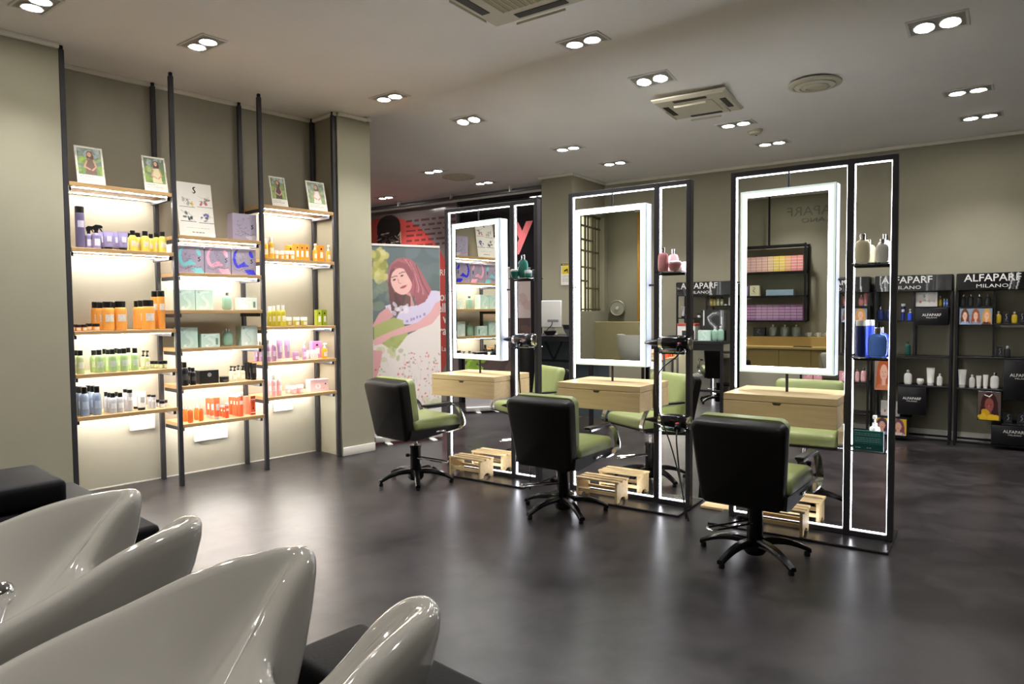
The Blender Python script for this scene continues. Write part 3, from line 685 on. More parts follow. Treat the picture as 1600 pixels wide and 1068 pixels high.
# ------------------------------------------------------------------ leaning photo cards and the white display board
CARDW = mat('card_white', '#e4e0d4', .6, var=.02)
def woman_card(k):
    p = Pic(44, 68, '#e8e4d8')
    p.rect(.05, .04, .95, .76, ['#7f8f86', '#6d7c66', '#7d8c5e', '#8c9a82'][k])
    p.blobs(40, (.05, .3, .95, .74), .05, .14, [['#8fae4a', '#a4c05c', '#6f8f3c'], ['#6b8a3a', '#8ba34e', '#b2bf72'], ['#93b24e', '#a9c060', '#6f8b3a'], ['#7e9a5a', '#9db277', '#b8c6a0']][k], k, .5)
    p.blobs(14, (.05, .05, .95, .25), .05, .12, ['#b9c4c4', '#5c6a5e', '#93a19b'], k + 9, .5)
    hair = ['#6e4a38', '#5a3236', '#4a342c', '#7c6250'][k]; dress = ['#7a6258', '#dcd2a8', '#4e3a34', '#e2ded4'][k]
    x = [.52, .58, .5, .52][k]
    p.ell(x, .185, .105, .075, hair); p.ell(x + .05, .26, .085, .11, hair); p.ell(x - .07, .25, .04, .08, hair); p.poly([(x - .14, .34), (x + .12, .32), (x + .22, .74), (x - .2, .74)], dress)
    p.ell(x - .01, .2, .075, .062, '#d9ab90'); p.line([(x - .12, .38), (x - .22, .54), (x - .02, .6)], .06, '#d3a184'); p.line([(x + .13, .36), (x + .2, .52), (x + .05, .62)], .06, '#d3a184')
    p.ell(x - .035, .196, .012, .008, '#4a332c'); p.ell(x + .03, .196, .012, .008, '#4a332c'); p.line([(x - .03, .232), (x + .02, .232)], .012, '#a85c58')
    p.rect(0, .76, 1, 1, '#e8e4d8'); p.text_lines(.1, .6, [.8], .012, '#6c675c', k); p.text_lines(.1, .8, [.84, .87], .008, '#a09a8c', k + 3); p.text_lines(.6, .86, [.95], .01, '#7c776c', k + 5)
    p.line([(.05, .04), (.95, .04), (.95, .76), (.05, .76), (.05, .04)], .02, '#e8e4d8')
    return p
for k, (u, n, z, w_, h, lab) in enumerate([(-.56, .05, 2.395, .19, .30, 'leaning photo card of person in brown dress, top of left bay'), (-.095, .05, 2.395, .18, .30, 'leaning photo card of seated person in cream dress, top of left bay'),
                                       (.985, .05, 2.395, .16, .29, 'leaning photo card of person in dark top on grass, top of right bay'), (1.385, .05, 2.395, .205, .30, 'leaning photo card of person in white outfit, top of right bay')]):
    lean = R(-13)
    t = thing('photo_card', lab, 'photo card', fL(u, n, z + .0015), 0, 'photo cards on the top shelves', rot=(lean, 0, AL))
    b = NB(); add_box(b, (-w_ / 2, 0, 0), (w_ / 2, .006, h), .001, 1); obj('board', b, CARDW, t)
    picture('photo_print', woman_card(k), w_ * .99, h * .99, t, (0, -.0006, h * .005))
    b = NB(); add_prism(b, [(.006, h * .55), (.006, .005), (.06, .018)], -.002, .002, Matrix(((0, 0, 1, 0), (1, 0, 0, 0), (0, 1, 0, 0), (0, 0, 0, 1)))); obj('easel_foot', b, CARDW, t)
p = Pic(70, 104, '#dcd8d0')
s_curve(p, .5, .13, .055, .035, '#3a3836'); p.ell(.44, .17, .012, .008, '#3a3836')
for k, (x0, y0, acc) in enumerate([(.06, .25, ['#d8b450', '#a8a4a0']), (.56, .23, ['#b5485c', '#8fae9c']), (.06, .52, ['#3c4a48', '#55524e']), (.58, .53, ['#443a94', '#6a6470'])]):
    p.rect(x0 - .02, y0 + .2, x0 + .42, y0 + .215, '#7a6f72' if k < 2 else '#2f2f3c'); p.blobs(7, (x0 + .05, y0 + .04, x0 + .36, y0 + .17), .02, .05, acc, k + 4, .85)
    rg = random.Random(k)
    for q in range(6): p.line([(x0 + rg.random() * .4, y0 + rg.random() * .2), (x0 + rg.random() * .4, y0 + rg.random() * .2)], .008, '#6f6b66', .7)
p.text_lines(.2, .85, [.84], .008, '#98938a', 4); p.text_lines(.35, .68, [.91], .02, '#5d5952', 5)
t = thing('display_board', 'white display board with S emblem and four product pictures, middle bay top', 'display board', fL(.225, .05, 2.0664), 0, rot=(R(-9), 0, AL))
b = NB(); add_box(b, (-.147, 0, 0), (.147, .006, .46), .001, 1); obj('board', b, CARDW, t)
picture('printed_front', p, .292, .457, t, (0, -.0006, .0015), GLOSSP)
b = NB(); add_prism(b, [(.006, .26), (.006, .005), (.07, .012)], -.002, .002, Matrix(((0, 0, 1, 0), (1, 0, 0, 0), (0, 1, 0, 0), (0, 0, 0, 1)))); obj('easel_foot', b, CARDW, t)

# ================================================================== MIRROR STATIONS
ALU = mat('pale_aluminium', '#b4bcc8', .4, .3, var=.02)
GAP = mat('shadow_gap', '#3a2e22', .7, var=.05)  # dark brown painted for the shade in console gap and finger notches
STATIONS = [((.231, 5.653), -35, 'left'), ((1.276, 4.87), -35, 'middle'), ((2.306, 4.117), -34.7, 'right')]
SHELVES = [1.695, 1.13, .565]
def make_station():
    t = thing('mirror_station', 'x', 'mirror station')
    H, T = 2.335, .015
    boxobj('base_plate', (-1.06, -.255, .0), (.0, .245, T), mat('base_plate_steel', '#3a393c', .25, .6, var=.04, vscale=12), t, .003, 1)
    xs = {'l': (-.99, -.957), 'm': (-.278, -.238), 'r': (-.036, -.003)}
    for k, (a, c) in xs.items(): boxobj('post', (a, -.03, T), (c, .03, H), STEEL, t, .002, 1)
    boxobj('top_bar', (-.957, -.03, H - .032), (-.278, .03, H), STEEL, t, .002, 1); boxobj('top_bar', (-.238, -.03, H - .032), (-.036, .03, H), STEEL, t, .002, 1)
    boxobj('bottom_bar', (-.957, -.03, T), (-.278, .03, T + .03), STEEL, t, .002, 1); boxobj('bottom_bar', (-.238, -.03, T), (-.036, .03, T + .03), STEEL, t, .002, 1)
    zt, zb, p, y = H - .032, T + .03, .004, .007
    for lo, hi in (((-.957, -y, .895), (-.957 + p, y, zt)), ((-.957, -y, zb), (-.957 + p, y, .70)), ((-.278 - p, -y, .895), (-.278, y, zt)), ((-.278 - p, -y, zb), (-.278, y, .70)),
                   ((-.945, -y, zt - p), (-.632, y, zt)), ((-.618, -y, zt - p), (-.29, y, zt)), ((-.945, -y, zb), (-.29, y, zb + p)),
                   ((-.238, -y, zb), (-.238 + p, y, .56)), ((-.238, -y, .58), (-.238 + p, y, 1.125)), ((-.238, -y, 1.145), (-.238 + p, y, 1.68)), ((-.238, -y, 1.70), (-.238 + p, y, zt)),
                   ((-.036 - p, -y, zb), (-.036, y, zt)), ((-.226, -y, zt - p), (-.047, y, zt)), ((-.226, -y, zb), (-.047, y, zb + p))):
        boxobj('led_profile', lo, hi, LEDC, t)
    b = NB(); add_cyl(b, (-.625, 0, 2.2), (-.625, 0, zt), .007, seg=10); obj('mirror_rod', b, STEEL, t)
    b = NB(); add_cyl(b, (-.625, 0, .885), (-.625, 0, 1.005), .009, seg=10); obj('mirror_rod', b, STEEL, t)
    for a, c in ((-.957, -.925), (-.325, -.278)):
        b = NB(); add_cyl(b, (a, 0, 1.605), (c, 0, 1.605), .008, seg=10); obj('side_pin', b, STEEL, t)
    # double-sided mirror
    b = NB(); add_box(b, (-.297, -.048, 1.005), (.297, .048, 2.2), .003, 1); mb = obj('mirror', b, ALU, t, (-.625, 0, 0))
    for s in (-1, 1):
        yy = s * .0485
        def ring(i0, i1, nm, mt):
            b = NB()
            o = [(-.297 + i0, 1.005 + i0), (.297 - i0, 1.005 + i0), (.297 - i0, 2.2 - i0), (-.297 + i0, 2.2 - i0)]
            n_ = [(-.297 + i1, 1.005 + i1), (.297 - i1, 1.005 + i1), (.297 - i1, 2.2 - i1), (-.297 + i1, 2.2 - i1)]
            for q in range(4):
                r_ = (q + 1) % 4
                v = [bm_v for bm_v in (Vector((o[q][0], yy, o[q][1])), Vector((o[r_][0], yy, o[r_][1])), Vector((n_[r_][0], yy, n_[r_][1])), Vector((n_[q][0], yy, n_[q][1])))]
                w_ = [Vector((p_.x, p_.y + s * .0025, p_.z)) for p_ in v]
                add_loft(b, [v, w_])
            obj(nm, b, mt, mb, smooth=0)
        ring(.003, .015, 'frosted_edge', HALO_OUT); ring(.015, .026, 'half_lit_border', HALO_MID); ring(.026, .044, 'lit_border', HALO_IN)
        b = NB(); add_box(b, (-.2525, min(yy, yy + s * .0022), 1.0495), (.2525, max(yy, yy + s * .0022), 2.1555)); obj('mirror_glass', b, MIRROR, mb, smooth=0)
    # drawer console hung in the frame
    cb = NB(); add_box(cb, (-.955, -.252, .70), (-.282, .25, .839), .002, 1); cs = obj('console', cb, ASH, t)
    boxobj('console_top', (-.957, -.26, .842), (-.28, .258, .885), ASH, cs, .002, 1)
    boxobj('shadow_gap', (-.95, -.245, .836), (-.288, .243, .843), GAP, cs)
    for s in (-1, 1):
        y0, y1 = sorted((s * .252, s * .262)); boxobj('drawer_front', (-.956, y0, .70), (-.281, y1, .838), ASH, cs, .0015, 1)
        y0, y1 = sorted((s * .2615, s * .263)); b = NB(); add_prism(b, [(-.028, 0), (.028, 0), (.018, -.014), (-.018, -.014)], y0, y1, Matrix.Translation((-.625, 0, .838)) @ Matrix(((1, 0, 0, 0), (0, 0, 1, 0), (0, 1, 0, 0), (0, 0, 0, 1))))
        obj('finger_notch', b, GAP, cs, smooth=0)
    for z in SHELVES:
        boxobj('glass_shelf', (-.2335, -.115, z - .008), (-.0405, .115, z), GLASS, t, .001, 1)
        if z > 1: 
            for yy in (-.026, .026): boxobj('shelf_rail', (-.2335, yy - .006, z - .024), (-.0405, yy + .006, z - .0085), BLKM, t)
    return t
st0 = make_station(); ST = []
for i, ((x, y), yaw, nm) in enumerate(STATIONS):
    o = st0 if i == 0 else copy_tree(st0)
    o.location = (x, y, 0); o.rotation_euler = (0, 0, R(yaw)); ST.append(o)
    tag(o, ['leftmost black framed mirror station with LED lighting, reflecting the wall shelves', 'middle black framed mirror station with LED lighting, reflecting a barred window',
            'rightmost and nearest black framed mirror station with LED lighting'][i], 'mirror station', 'free-standing double-sided mirror stations')
for c in kids(ST[0]):
    if c.name.startswith('mirror') and 'rod' not in c.name: c.rotation_euler = (0, 0, R(-8.3))
for c in kids(ST[2]):
    if c.name.startswith('mirror') and 'rod' not in c.name: c.rotation_euler = (0, 0, R(-3.5))
def sW(i, u, n, z=0):
    (x, y), yaw, _ = STATIONS[i]; a = R(yaw)
    return Vector((x + u * math.cos(a) - n * math.sin(a), y + u * math.sin(a) + n * math.cos(a), z))
def sR(i): return R(STATIONS[i][1])

# ------------------------------------------------------------------ slatted footrests
def make_footrest():
    t = thing('footrest', 'x', 'footrest')
    w, d, h = .36, .19, .158
    for k in range(3):
        y = -d / 2 + .0285 + k * .0665; boxobj('slat', (-w / 2, y - .0215, h - .014), (w / 2, y + .0215, h), PINE, t, .002, 1)
    Mx = Matrix(((0, 0, 1, 0), (1, 0, 0, 0), (0, 1, 0, 0), (0, 0, 0, 1)))
    arch = [(-d / 2 + .004, 0), (-d / 2 + .04, 0)] + [(-.05 * math.cos(a), .035 * math.sin(a)) for a in (R(q) for q in range(0, 181, 30))] + [(d / 2 - .04, 0), (d / 2 - .004, 0), (d / 2 - .004, h - .0145), (-d / 2 + .004, h - .0145)]
    for s in (-1, 1):
        x = s * (w / 2 - .02); b = NB(); add_prism(b, arch, x - .009, x + .009, Mx); obj('side_board', b, PINE, t, smooth=0)
    for y, z0, z1 in ((-d / 2 + .02, .05, .074), (d / 2 - .02, .05, .074)): boxobj('stretcher', (-w / 2 + .03, y - .009, z0), (w / 2 - .03, y + .009, z1), PINE, t, .001, 1)
    return t
fr0 = make_footrest(); n_ = 0
for i, nm in enumerate(('left', 'middle', 'right')):
    for u, n, side in ((-.64 if i else -.62, -.145, 'near'), (-.6, .145, 'far')):
        o = fr0 if n_ == 0 else copy_tree(fr0); n_ += 1
        o.location = sW(i, u, n, .0155); o.rotation_euler = (0, 0, sR(i))
        tag(o, 'slatted pine footrest on the %s side of the %s mirror station' % (side, nm), 'footrest', 'pine footrests')

# ================================================================== SALON CHAIRS
LEATH = mat('olive_green_leather', '#7f8855', .42, var=.05, vscale=12, bump=.12, bscale=160)
SHELL = mat('black_leatherette', '#0c0a09', .45, var=.05, bump=.06, bscale=200, spec=.25)
BASEB = mat('black_gloss_metal', '#111012', .22, .4, var=.03)
def rr_poly(w0, w1, z0, z1, r, n=5):
    """rounded trapezoid outline, w0 half width at the bottom, w1 at the top"""
    out = []
    for cx, cz, a0 in ((w0 - r, z0 + r, -90), (w1 - r, z1 - r, 0), (-w1 + r, z1 - r, 90), (-w0 + r, z0 + r, 180)):
        for k in range(n + 1):
            a = R(a0 + 90 * k / n); out.append((cx + r * math.cos(a), cz + r * math.sin(a)))
    return out
def make_chair():
    t = thing('salon_chair', 'x', 'chair')
    XZ = Matrix(((1, 0, 0, 0), (0, 0, -1, 0), (0, 1, 0, 0), (0, 0, 0, 1)))      # (x, z) outline, extruded towards -y
    tilt = Matrix.Translation((0, -.2, .45)) @ Matrix.Rotation(R(11), 4, 'X') @ Matrix.Translation((0, .2, -.45))
    # back shell: lofted, bowed, rounded outline
    b = NB(); rings = []
    for y, g in ((-.172, -.012), (-.18, 0), (-.235, 0), (-.252, -.006), (-.26, -.022)):
        rings.append([tilt @ Vector((x, y - .018 * (1 - (x / .26) ** 2) * (1 if y < -.2 else 0), z)) for x, z in rr_poly(.226 + g, .258 + g, .40 - g, .88 + g, .04, 6)])
    add_loft(b, rings); obj('back_shell', b, SHELL, t, smooth=45)
    b = NB(); rings = []
    for y, g in ((-.17, -.004), (-.125, -.004), (-.105, -.014), (-.095, -.035), (-.092, -.06)):
        rings.append([tilt @ Vector((x, y + .02 * math.cos(min(1, abs(x) / .3) * 1.57), z)) for x, z in rr_poly(.22 + g, .25 + g, .49 - g, .89 + g, .045, 6)])
    add_loft(b, rings); obj('backrest', b, LEATH, t, smooth=50)
    b = NB(); add_box(b, (-.25, -.19, .462), (.25, .285, .555), .04, 4)
    for v in b.verts:
        if v.co.z > .5: v.co.z += .012 * (1 - (v.co.x / .25) ** 2) + .02 * max(0, v.co.y)
    obj('seat', b, LEATH, t, smooth=60)
    Mx = Matrix(((0, 0, 1, 0), (1, 0, 0, 0), (0, 1, 0, 0), (0, 0, 0, 1)))
    b = NB(); add_prism(b, [(-.235, .405), (-.18, .395), (.06, .42), (.25, .455), (.282, .468), (.284, .478), (-.22, .478)], -.244, .244, Mx); obj('seat_pan', b, SHELL, t, smooth=30)
    for s in (-1, 1):
        pth = smooth_path([(s * .256, .13, .435), (s * .272, .24, .452), (s * .276, .292, .485), (s * .276, .285, .54), (s * .274, .245, .62), (s * .272, .205, .652), (s * .272, .16, .657), (s * .272, -.1, .657)], 5)
        b = NB(); add_bar(b, pth, (1, 0, 0), .042, .012); a = obj('armrest', b, CHROME, t, smooth=50)
        boxobj('arm_pad', (s * .272 - .024, -.125, .663), (s * .272 + .024, .165, .682), BLKP, a, .008, 3)
        boxobj('side_clip', (s * .25 - .006, .02, .44), (s * .25 + .006, .12, .455), CHROME, t, .003, 2)
    b = NB(); add_cyl(b, (0, 0, .29), (0, 0, .42), .02, seg=16); obj('gas_lift', b, CHROME, t)
    b = NB(); add_lathe(b, [(0, .035), (.044, .035), (.046, .06), (.044, .285), (.048, .288), (.048, .31), (.025, .312), (0, .312)], 20); obj('column', b, BASEB, t)
    b = NB(); add_lathe(b, [(0, .02), (.05, .02), (.066, .04), (.066, .09), (.05, .105), (0, .105)], 20); obj('hub', b, BASEB, t)
    lg = NB(); rings = []
    for q in range(8):
        k = q / 7; r_ = .045 + .275 * k; z = .092 - .058 * k ** 1.8 + .012 * math.sin(math.pi * k); hw = .027 - .008 * k; ht = .02 - .008 * k
        rings.append([Vector((x_, r_, z + z_)) for x_, z_ in ((-hw, -ht), (hw, -ht), (hw, ht * .3), (hw * .6, ht), (-hw * .6, ht), (-hw, ht * .3))])
    add_loft(lg, rings); lm = mesh(lg, 40)
    gf = NB(); add_lathe(gf, [(0, 0), (.016, 0), (.018, .006), (.016, .026), (0, .028)], 12, c=(0, .303, 0)); gm = mesh(gf)
    for k in range(5):
        l = obj('leg', lm, BASEB, t, rz=R(72 * k + 20)); obj('glide', gm, BLKP, l)
    b = NB(); add_tube(b, smooth_path([(-.022, .03, .205), (-.024, .2, .188), (-.02, .252, .184), (.02, .252, .184), (.024, .2, .188), (.022, .03, .205)], 4), .006, 8); obj('pump_pedal', b, CHROME, t, rz=R(-25))
    b = NB(); add_cyl(b, (-.045, 0, .215), (-.08, 0, .215), .008, seg=8); add_lathe(b, [(0, -.018), (.016, -.012), (.018, 0), (.016, .012), (0, .018)], 10, c=(-.085, 0, .215)); obj('lock_knob', b, BLKP, t, rz=R(15))
    return t
ch0 = make_chair()
CHAIRS = [(sW(0, -.90, -.54), 45, 'olive green and black salon chair in front of the left mirror station'), (sW(1, -.735, -.555), 53, 'olive green and black salon chair in front of the middle mirror station'),
          (sW(2, -.635, -.69), 52, 'olive green and black salon chair in front of the right, nearest mirror station'),
          (sW(0, -.56, .70), 205, 'olive green salon chair behind the left mirror station, facing the viewer'), (sW(1, -.60, .66), 205, 'olive green salon chair behind the middle mirror station, facing the viewer'),
          (sW(2, -.64, .62), 238, 'olive green salon chair behind the right mirror station, mostly hidden')]
for i, (p, face, lab) in enumerate(CHAIRS):
    o = ch0 if i == 0 else copy_tree(ch0)
    o.location = p; o.rotation_euler = (0, 0, R(face - 90)); tag(o, lab, 'chair', 'swivel salon chairs')
    for c in kids(o):                       # each chair is pumped to its own height
        if c.name.split('.')[0] not in ('leg', 'hub', 'column', 'pump_pedal', 'lock_knob'): c.location.z = (.0, -.04, -.05, .0, .0, .0)[i]
        if c.name.startswith('pump_pedal'): c.rotation_euler = (0, 0, R((-65, 127, 142, -25, -25, -25)[i])); c.scale = (1.3, 1.15, 1)

# ------------------------------------------------------------------ things on the station shelves
def on(i, u, n, k): return sW(i, u, n, SHELVES[k] + .0004)
S_ITEMS = [
 (2, 'flask', 'cream', 'chrome', -.185, -.05, 0, .088, .178, 'cream flask with chrome cap at left of top shelf, right station'),
 (2, 'flask', 'cream', 'chrome', -.165, .06, 0, .075, .15, 'pale cream flask at back of top shelf, right station'),
 (2, 'flask', 'white', 'chrome', -.08, -.055, 0, .07, .14, 'smaller white flask at right of top shelf, right station'),
 (2, 'flask', 'white', 'chrome', -.078, .05, 0, .082, .175, 'white flask at back right of top shelf, right station'),
 (2, 'can', 'navy', 'white', -.19, -.05, 1, .056, .222, 'navy blue spray can with white cap, middle shelf of right station'),
 (2, 'can', 'royal', 'white', -.15, .045, 1, .05, .222, 'bright blue spray can with white cap, middle shelf of right station'),
 (2, 'flask', 'sky', 'chrome', -.098, -.045, 1, .104, .178, 'square-shouldered clear blue flask, middle shelf of right station'),
 (2, 'flask', 'royal', 'chrome', -.085, .06, 1, .08, .178, 'blue flask behind the clear one, middle shelf of right station'),
 (2, 'pump', 'white', 'white', -.115, .04, 2, .06, .20, 'white pump bottle behind teal card, lower shelf of right station'),
 (1, 'flask', 'pink', 'chrome', -.195, -.055, 0, .076, .172, 'dusty pink flask with chrome cap, top shelf of middle station'),
 (1, 'flask', 'rose', 'chrome', -.16, .05, 0, .08, .165, 'pale pink flask, back of top shelf, middle station'),
 (1, 'bowl', 'pink', 'pinkwhite', -.105, -.06, 0, .098, .075, 'round pink jar heaped with cream, top shelf of middle station'),
 (1, 'jar', 'pinkwhite', 'pinkwhite', -.07, .05, 0, .055, .07, 'pale pink jar at right of top shelf, middle station'),
 (0, 'flask', 'teal', 'chrome', -.135, -.04, 0, .088, .19, 'dark teal flask with chrome cap, top shelf of left station'),
 (0, 'bowl', 'teal', 'silver', -.20, -.07, 0, .078, .075, 'teal glass jar at left of top shelf, left station'),
 (0, 'jar', 'teal', 'silver', -.075, -.06, 0, .06, .06, 'teal jar with pale lid at right of top shelf, left station'),
 (0, 'bowl', 'smoke', 'smoke', -.08, .06, 0, .07, .075, 'dark round jar at back right of top shelf, left station')]
for i, kind, body, cap, u, n, k, w_, h, lab in S_ITEMS:
    product(kind, body, cap, on(i, u, n, k), sR(i), w_, h, lab, {'can': 'spray can', 'pump': 'bottle', 'bowl': 'jar'}.get(kind, kind), None, depth=w_ if kind not in ('flask',) else w_, sticker=(kind == 'pump'))
p = Pic(48, 34, '#2f6e6b'); p.text_lines(.06, .92, [.12 + .08 * k for k in range(6)], .025, '#9fc4c0', 2, .7); p.rect(0, .68, 1, 1, '#1d5250'); p.text_lines(.08, .25, [.84], .05, '#b9d4d0', 5); p.text_lines(.45, .6, [.84], .05, '#b9d4d0', 6)
carton('info_card_box', 'teal carton with small white print, lower shelf of right station', 'carton', sW(2, -.135, -.09, SHELVES[2] + .0004), sR(2), .165, .12, .022, mat('carton_teal', '#2b6a67', .35, var=.04), p)

def dryer(loc, rz, label, body, cord=None, roll=0):
    t = thing('hair_dryer', label, 'hair dryer', loc, rz, 'hair dryers on the station shelves'); t.scale = (1.22, 1.22, 1.22)
    M = Matrix.Translation((0, 0, .046)) @ Matrix.Rotation(R(90), 4, 'Y')
    b = NB(); add_lathe(b, [(0, -.1), (.03, -.1), (.043, -.085), (.046, -.03), (.045, .02), (.036, .07), (.03, .09), (0, .09)], 18, M=M); obj('barrel', b, body, t, smooth=50)
    b = NB(); add_lathe(b, [(.031, -.108), (.04, -.104), (.04, -.096), (.03, -.09)], 18, M=M); obj('rear_ring', b, CHROME, t)
    b = NB(); add_lathe(b, [(.034, .06), (.0375, .062), (.0345, .085), (.032, .085)], 18, M=M); obj('chrome_band', b, CHROME, t)
    b = NB(); rg = []
    for x, hy, hz in ((.09, .028, .028), (.115, .03, .02), (.15, .04, .011), (.165, .042, .009)):
        rg.append([Vector((x, hy * math.cos(2 * math.pi * k / 14), .046 + hz * math.sin(2 * math.pi * k / 14))) for k in range(14)])
    add_loft(b, rg); obj('nozzle', b, BLKP, t, smooth=50)
    b = NB(); add_tube(b, smooth_path([(-.035, .0, .04), (-.05, .05, .03), (-.066, .10, .024), (-.08, .13, .022)], 3), [.024] * 4 + [.021] * 3 + [.019] * 3, 10); hd = obj('handle', b, body, t, smooth=50)
    b = NB(); add_box(b, (-.062, .055, .044), (-.048, .085, .052), .003, 1); obj('switch', b, mat('switch_red', '#a02a3a', .4, var=.05), hd)
    if cord:
        b = NB(); add_tube(b, smooth_path(cord, 6), .0045, 6); obj('cord', b, BLKP, t, smooth=60)
    return t
DRYS = mat('dryer_silver_black', '#3c3c40', .18, .75, var=.05); DRYB = mat('dryer_gloss_black', '#131214', .12, .2, var=.03)
b = NB(); add_box(b, (-.11, -.06, 0), (.11, .06, .02), .003, 1)
tag(obj('floor_board', b, PINE, None, (1.47, 4.88, 0), R(-35)), 'pale wooden board lying on the floor behind the nearest chair', 'board')
dryer(sW(0, -.14, -.03, SHELVES[1]), sR(0) + R(172), 'metallic dark hair dryer on the middle shelf of the left station', DRYS, [(-.08, -.0 + .13, .022), (-.11, .17, .0), (-.115, .175, -.2), (-.14, .17, -.45), (-.18, .15, -.7), (-.17, .14, -.95), (-.15, .15, -1.12)])
dryer(sW(0, -.16, -.03, SHELVES[2]), sR(0) + R(170), 'chrome trimmed hair dryer on the lower shelf of the left station', DRYS)
dryer(sW(1, -.13, -.02, SHELVES[1]), sR(1) + R(184), 'glossy black hair dryer on the middle shelf of the middle station', DRYB, [(-.08, .13, .022), (-.075, .17, -.02), (.03, .17, -.12), (.03, .19, -.3), (-.06, .2, -.55), (-.12, .2, -.8), (-.16, .2, -1.1)])
dryer(sW(1, -.13, -.02, SHELVES[2]), sR(1) + R(178), 'glossy black hair dryer on the lower shelf of the middle station', DRYB, [(-.08, .13, .022), (-.1, .18, -.05), (-.14, .2, -.3), (-.2, .22, -.5), (-.24, .24, -.555)])

# ================================================================== DISPLAY STANDS ON THE BACK WALL
LETW = mat('letter_white', '#c9c8c6', .5, var=.02); LETK = mat('letter_dark', '#2c2a2b', .5, var=.02)
HDR = mat('header_black', '#121114', .28, var=.06)
def fit_text(body, width, height, material, parent, loc, rz=0, name='lettering', bold=.0, align='CENTER'):
    o = lettering(body, 1.0, material, parent, loc, 1.0, align, name, rz, bold=bold)
    xs = [v.co.x for v in o.data.vertices]; ys = [v.co.y for v in o.data.vertices]
    o.scale = (width / (max(xs) - min(xs)), height / (max(ys) - min(ys)), .1)
    return o
def logo(parent, cx, y, z, w, k=1.0, m=None):
    fit_text('ALFAPARF', w, w * .155 * k, m or LETW, parent, (cx, y, z), bold=.012)
    fit_text('MILANO', w * .56, w * .075 * k, m or LETW, parent, (cx, y, z - w * .135 * k), name='sub_lettering')
SN = 8.42
def sB(u, n, z): return fB(u, n, z)
def header_pic(seed):
    p = Pic(96, 26, '#0f0e11'); rg = random.Random(seed)
    for k in range(3):
        x = rg.choice((.06, .12, .17, .62, .7, .85)) + rg.uniform(0, .04)
        p.line([(x, 0), (x + rg.uniform(-.02, .03), .4), (x + rg.uniform(-.03, .02), 1)], .012 if k else .03, '#d8d8da' if k else '#4a4a50', .9)
    p.soft(1); return p
def hair_pic(w, h, skin, hair, bg, dress, n=1, seed=0):
    p = Pic(w, h, bg); rg = random.Random(seed)
    for k in range(n):
        cx = (k + .5) / n; s = 1.0 / n; hc = hair[k % len(hair)]
        p.ell(cx, .42, .36 * s, .42, hc); p.poly([(cx - .36 * s, .4), (cx + .36 * s, .4), (cx + .44 * s, 1), (cx - .44 * s, 1)], hc)
        p.poly([(cx - .3 * s, .82), (cx + .3 * s, .82), (cx + .46 * s, 1.01), (cx - .46 * s, 1.01)], dress[k % len(dress)])
        p.rect(cx - .09 * s, .6, cx + .09 * s, .85, skin); p.ell(cx, .46, .2 * s, .25, skin)
        for q in range(9):
            x = cx + rg.choice((-1, 1)) * rg.uniform(.2, .4) * s; p.line([(x, .3), (x + rg.uniform(-.06, .06) * s, .6), (x + rg.uniform(-.08, .08) * s, .95)], .02 * s, tuple(min(1, c * rg.uniform(.5, 1.7)) for c in hx(hc)), .7)
        for e in (-1, 1): p.ell(cx + e * .08 * s, .44, .028 * s, .014, '#3b2723')
        p.line([(cx - .05 * s, .58), (cx + .05 * s, .58)], .03 * s, '#a8514c'); p.line([(cx, .46), (cx - .015 * s, .53)], .02 * s, '#b88470')
    p.soft(1); return p
shelfm = {}
def stand(u0, w, label, seed, shelves, uprights):
    t = thing('display_stand', label, 'display stand', fB(u0, SN), AB, 'black product display stands')
    for x in (.012, w - .012):
        for y in (.01, .29): boxobj('post', (x - .011, y - .011, 0), (x + .011, y + .011, 1.6), BLKM, t, .002, 1)
    b = NB(); add_box(b, (0, -.012, 1.6), (w, .3, 1.775), .012, 2); hd = obj('header', b, HDR, t)
    picture('header_print', header_pic(seed), w * .96, .165, hd, (w / 2, -.0128, 1.605), GLOSSP)
    logo(hd, w * .42, -.0135, 1.69, .47)
    for z0 in (.03,):
        for y in (.01, .29): boxobj('rail', (.024, y - .01, z0), (w - .024, y + .01, z0 + .02), BLKM, t)
    for x0, x1, z in shelves:
        boxobj('shelf', (x0 - u0 if x0 > u0 + .02 else .0235, .0, z - .014), (min(x1 - u0, w - .0235), .3, z), BLKM, t, .001, 1)
    for x, z0, z1 in uprights:
        for y in (.02, .28): boxobj('upright', (x - u0 - .009, y - .009, z0), (x - u0 + .009, y + .009, z1), BLKM, t)
    return t
stand(-3.33, .72, 'black display stand behind the middle station, with yellow bottles', 3, [(-3.33, -3.0, 1.325), (-2.93, -2.61, 1.473), (-3.33, -2.61, .9), (-3.33, -2.61, .5)], [(-2.94, .9, 1.59)])
stand(-1.83, .72, 'black display stand mostly hidden behind the right mirror, with pink bottles', 5, [(-1.42, -1.11, 1.452), (-1.83, -1.42, 1.3), (-1.83, -1.11, .915), (-1.83, -1.11, .608), (-1.83, -1.11, .26)], [(-1.42, .915, 1.59)])
stand(-1.067, .72, 'black display stand right of the right mirror station, with blue flasks', 8, [(-1.067, -.69, 1.292), (-.69, -.347, 1.44), (-1.067, -.347, .916), (-.84, -.347, .604), (-1.067, -.71, .256)], [(-.69, .916, 1.59)])
stand(-.322, .72, 'black display stand at the far right edge, with dark bottles', 11, [(-.322, 0, 1.434), (0, .398, 1.262), (-.322, .398, .922), (-.322, .09, .6), (.085, .398, .262)], [(.003, .922, 1.59)])
SN_ = {'A': 'stand behind middle station', 'B': 'stand behind right mirror', 'C': 'stand right of right station', 'D': 'far-right stand'}
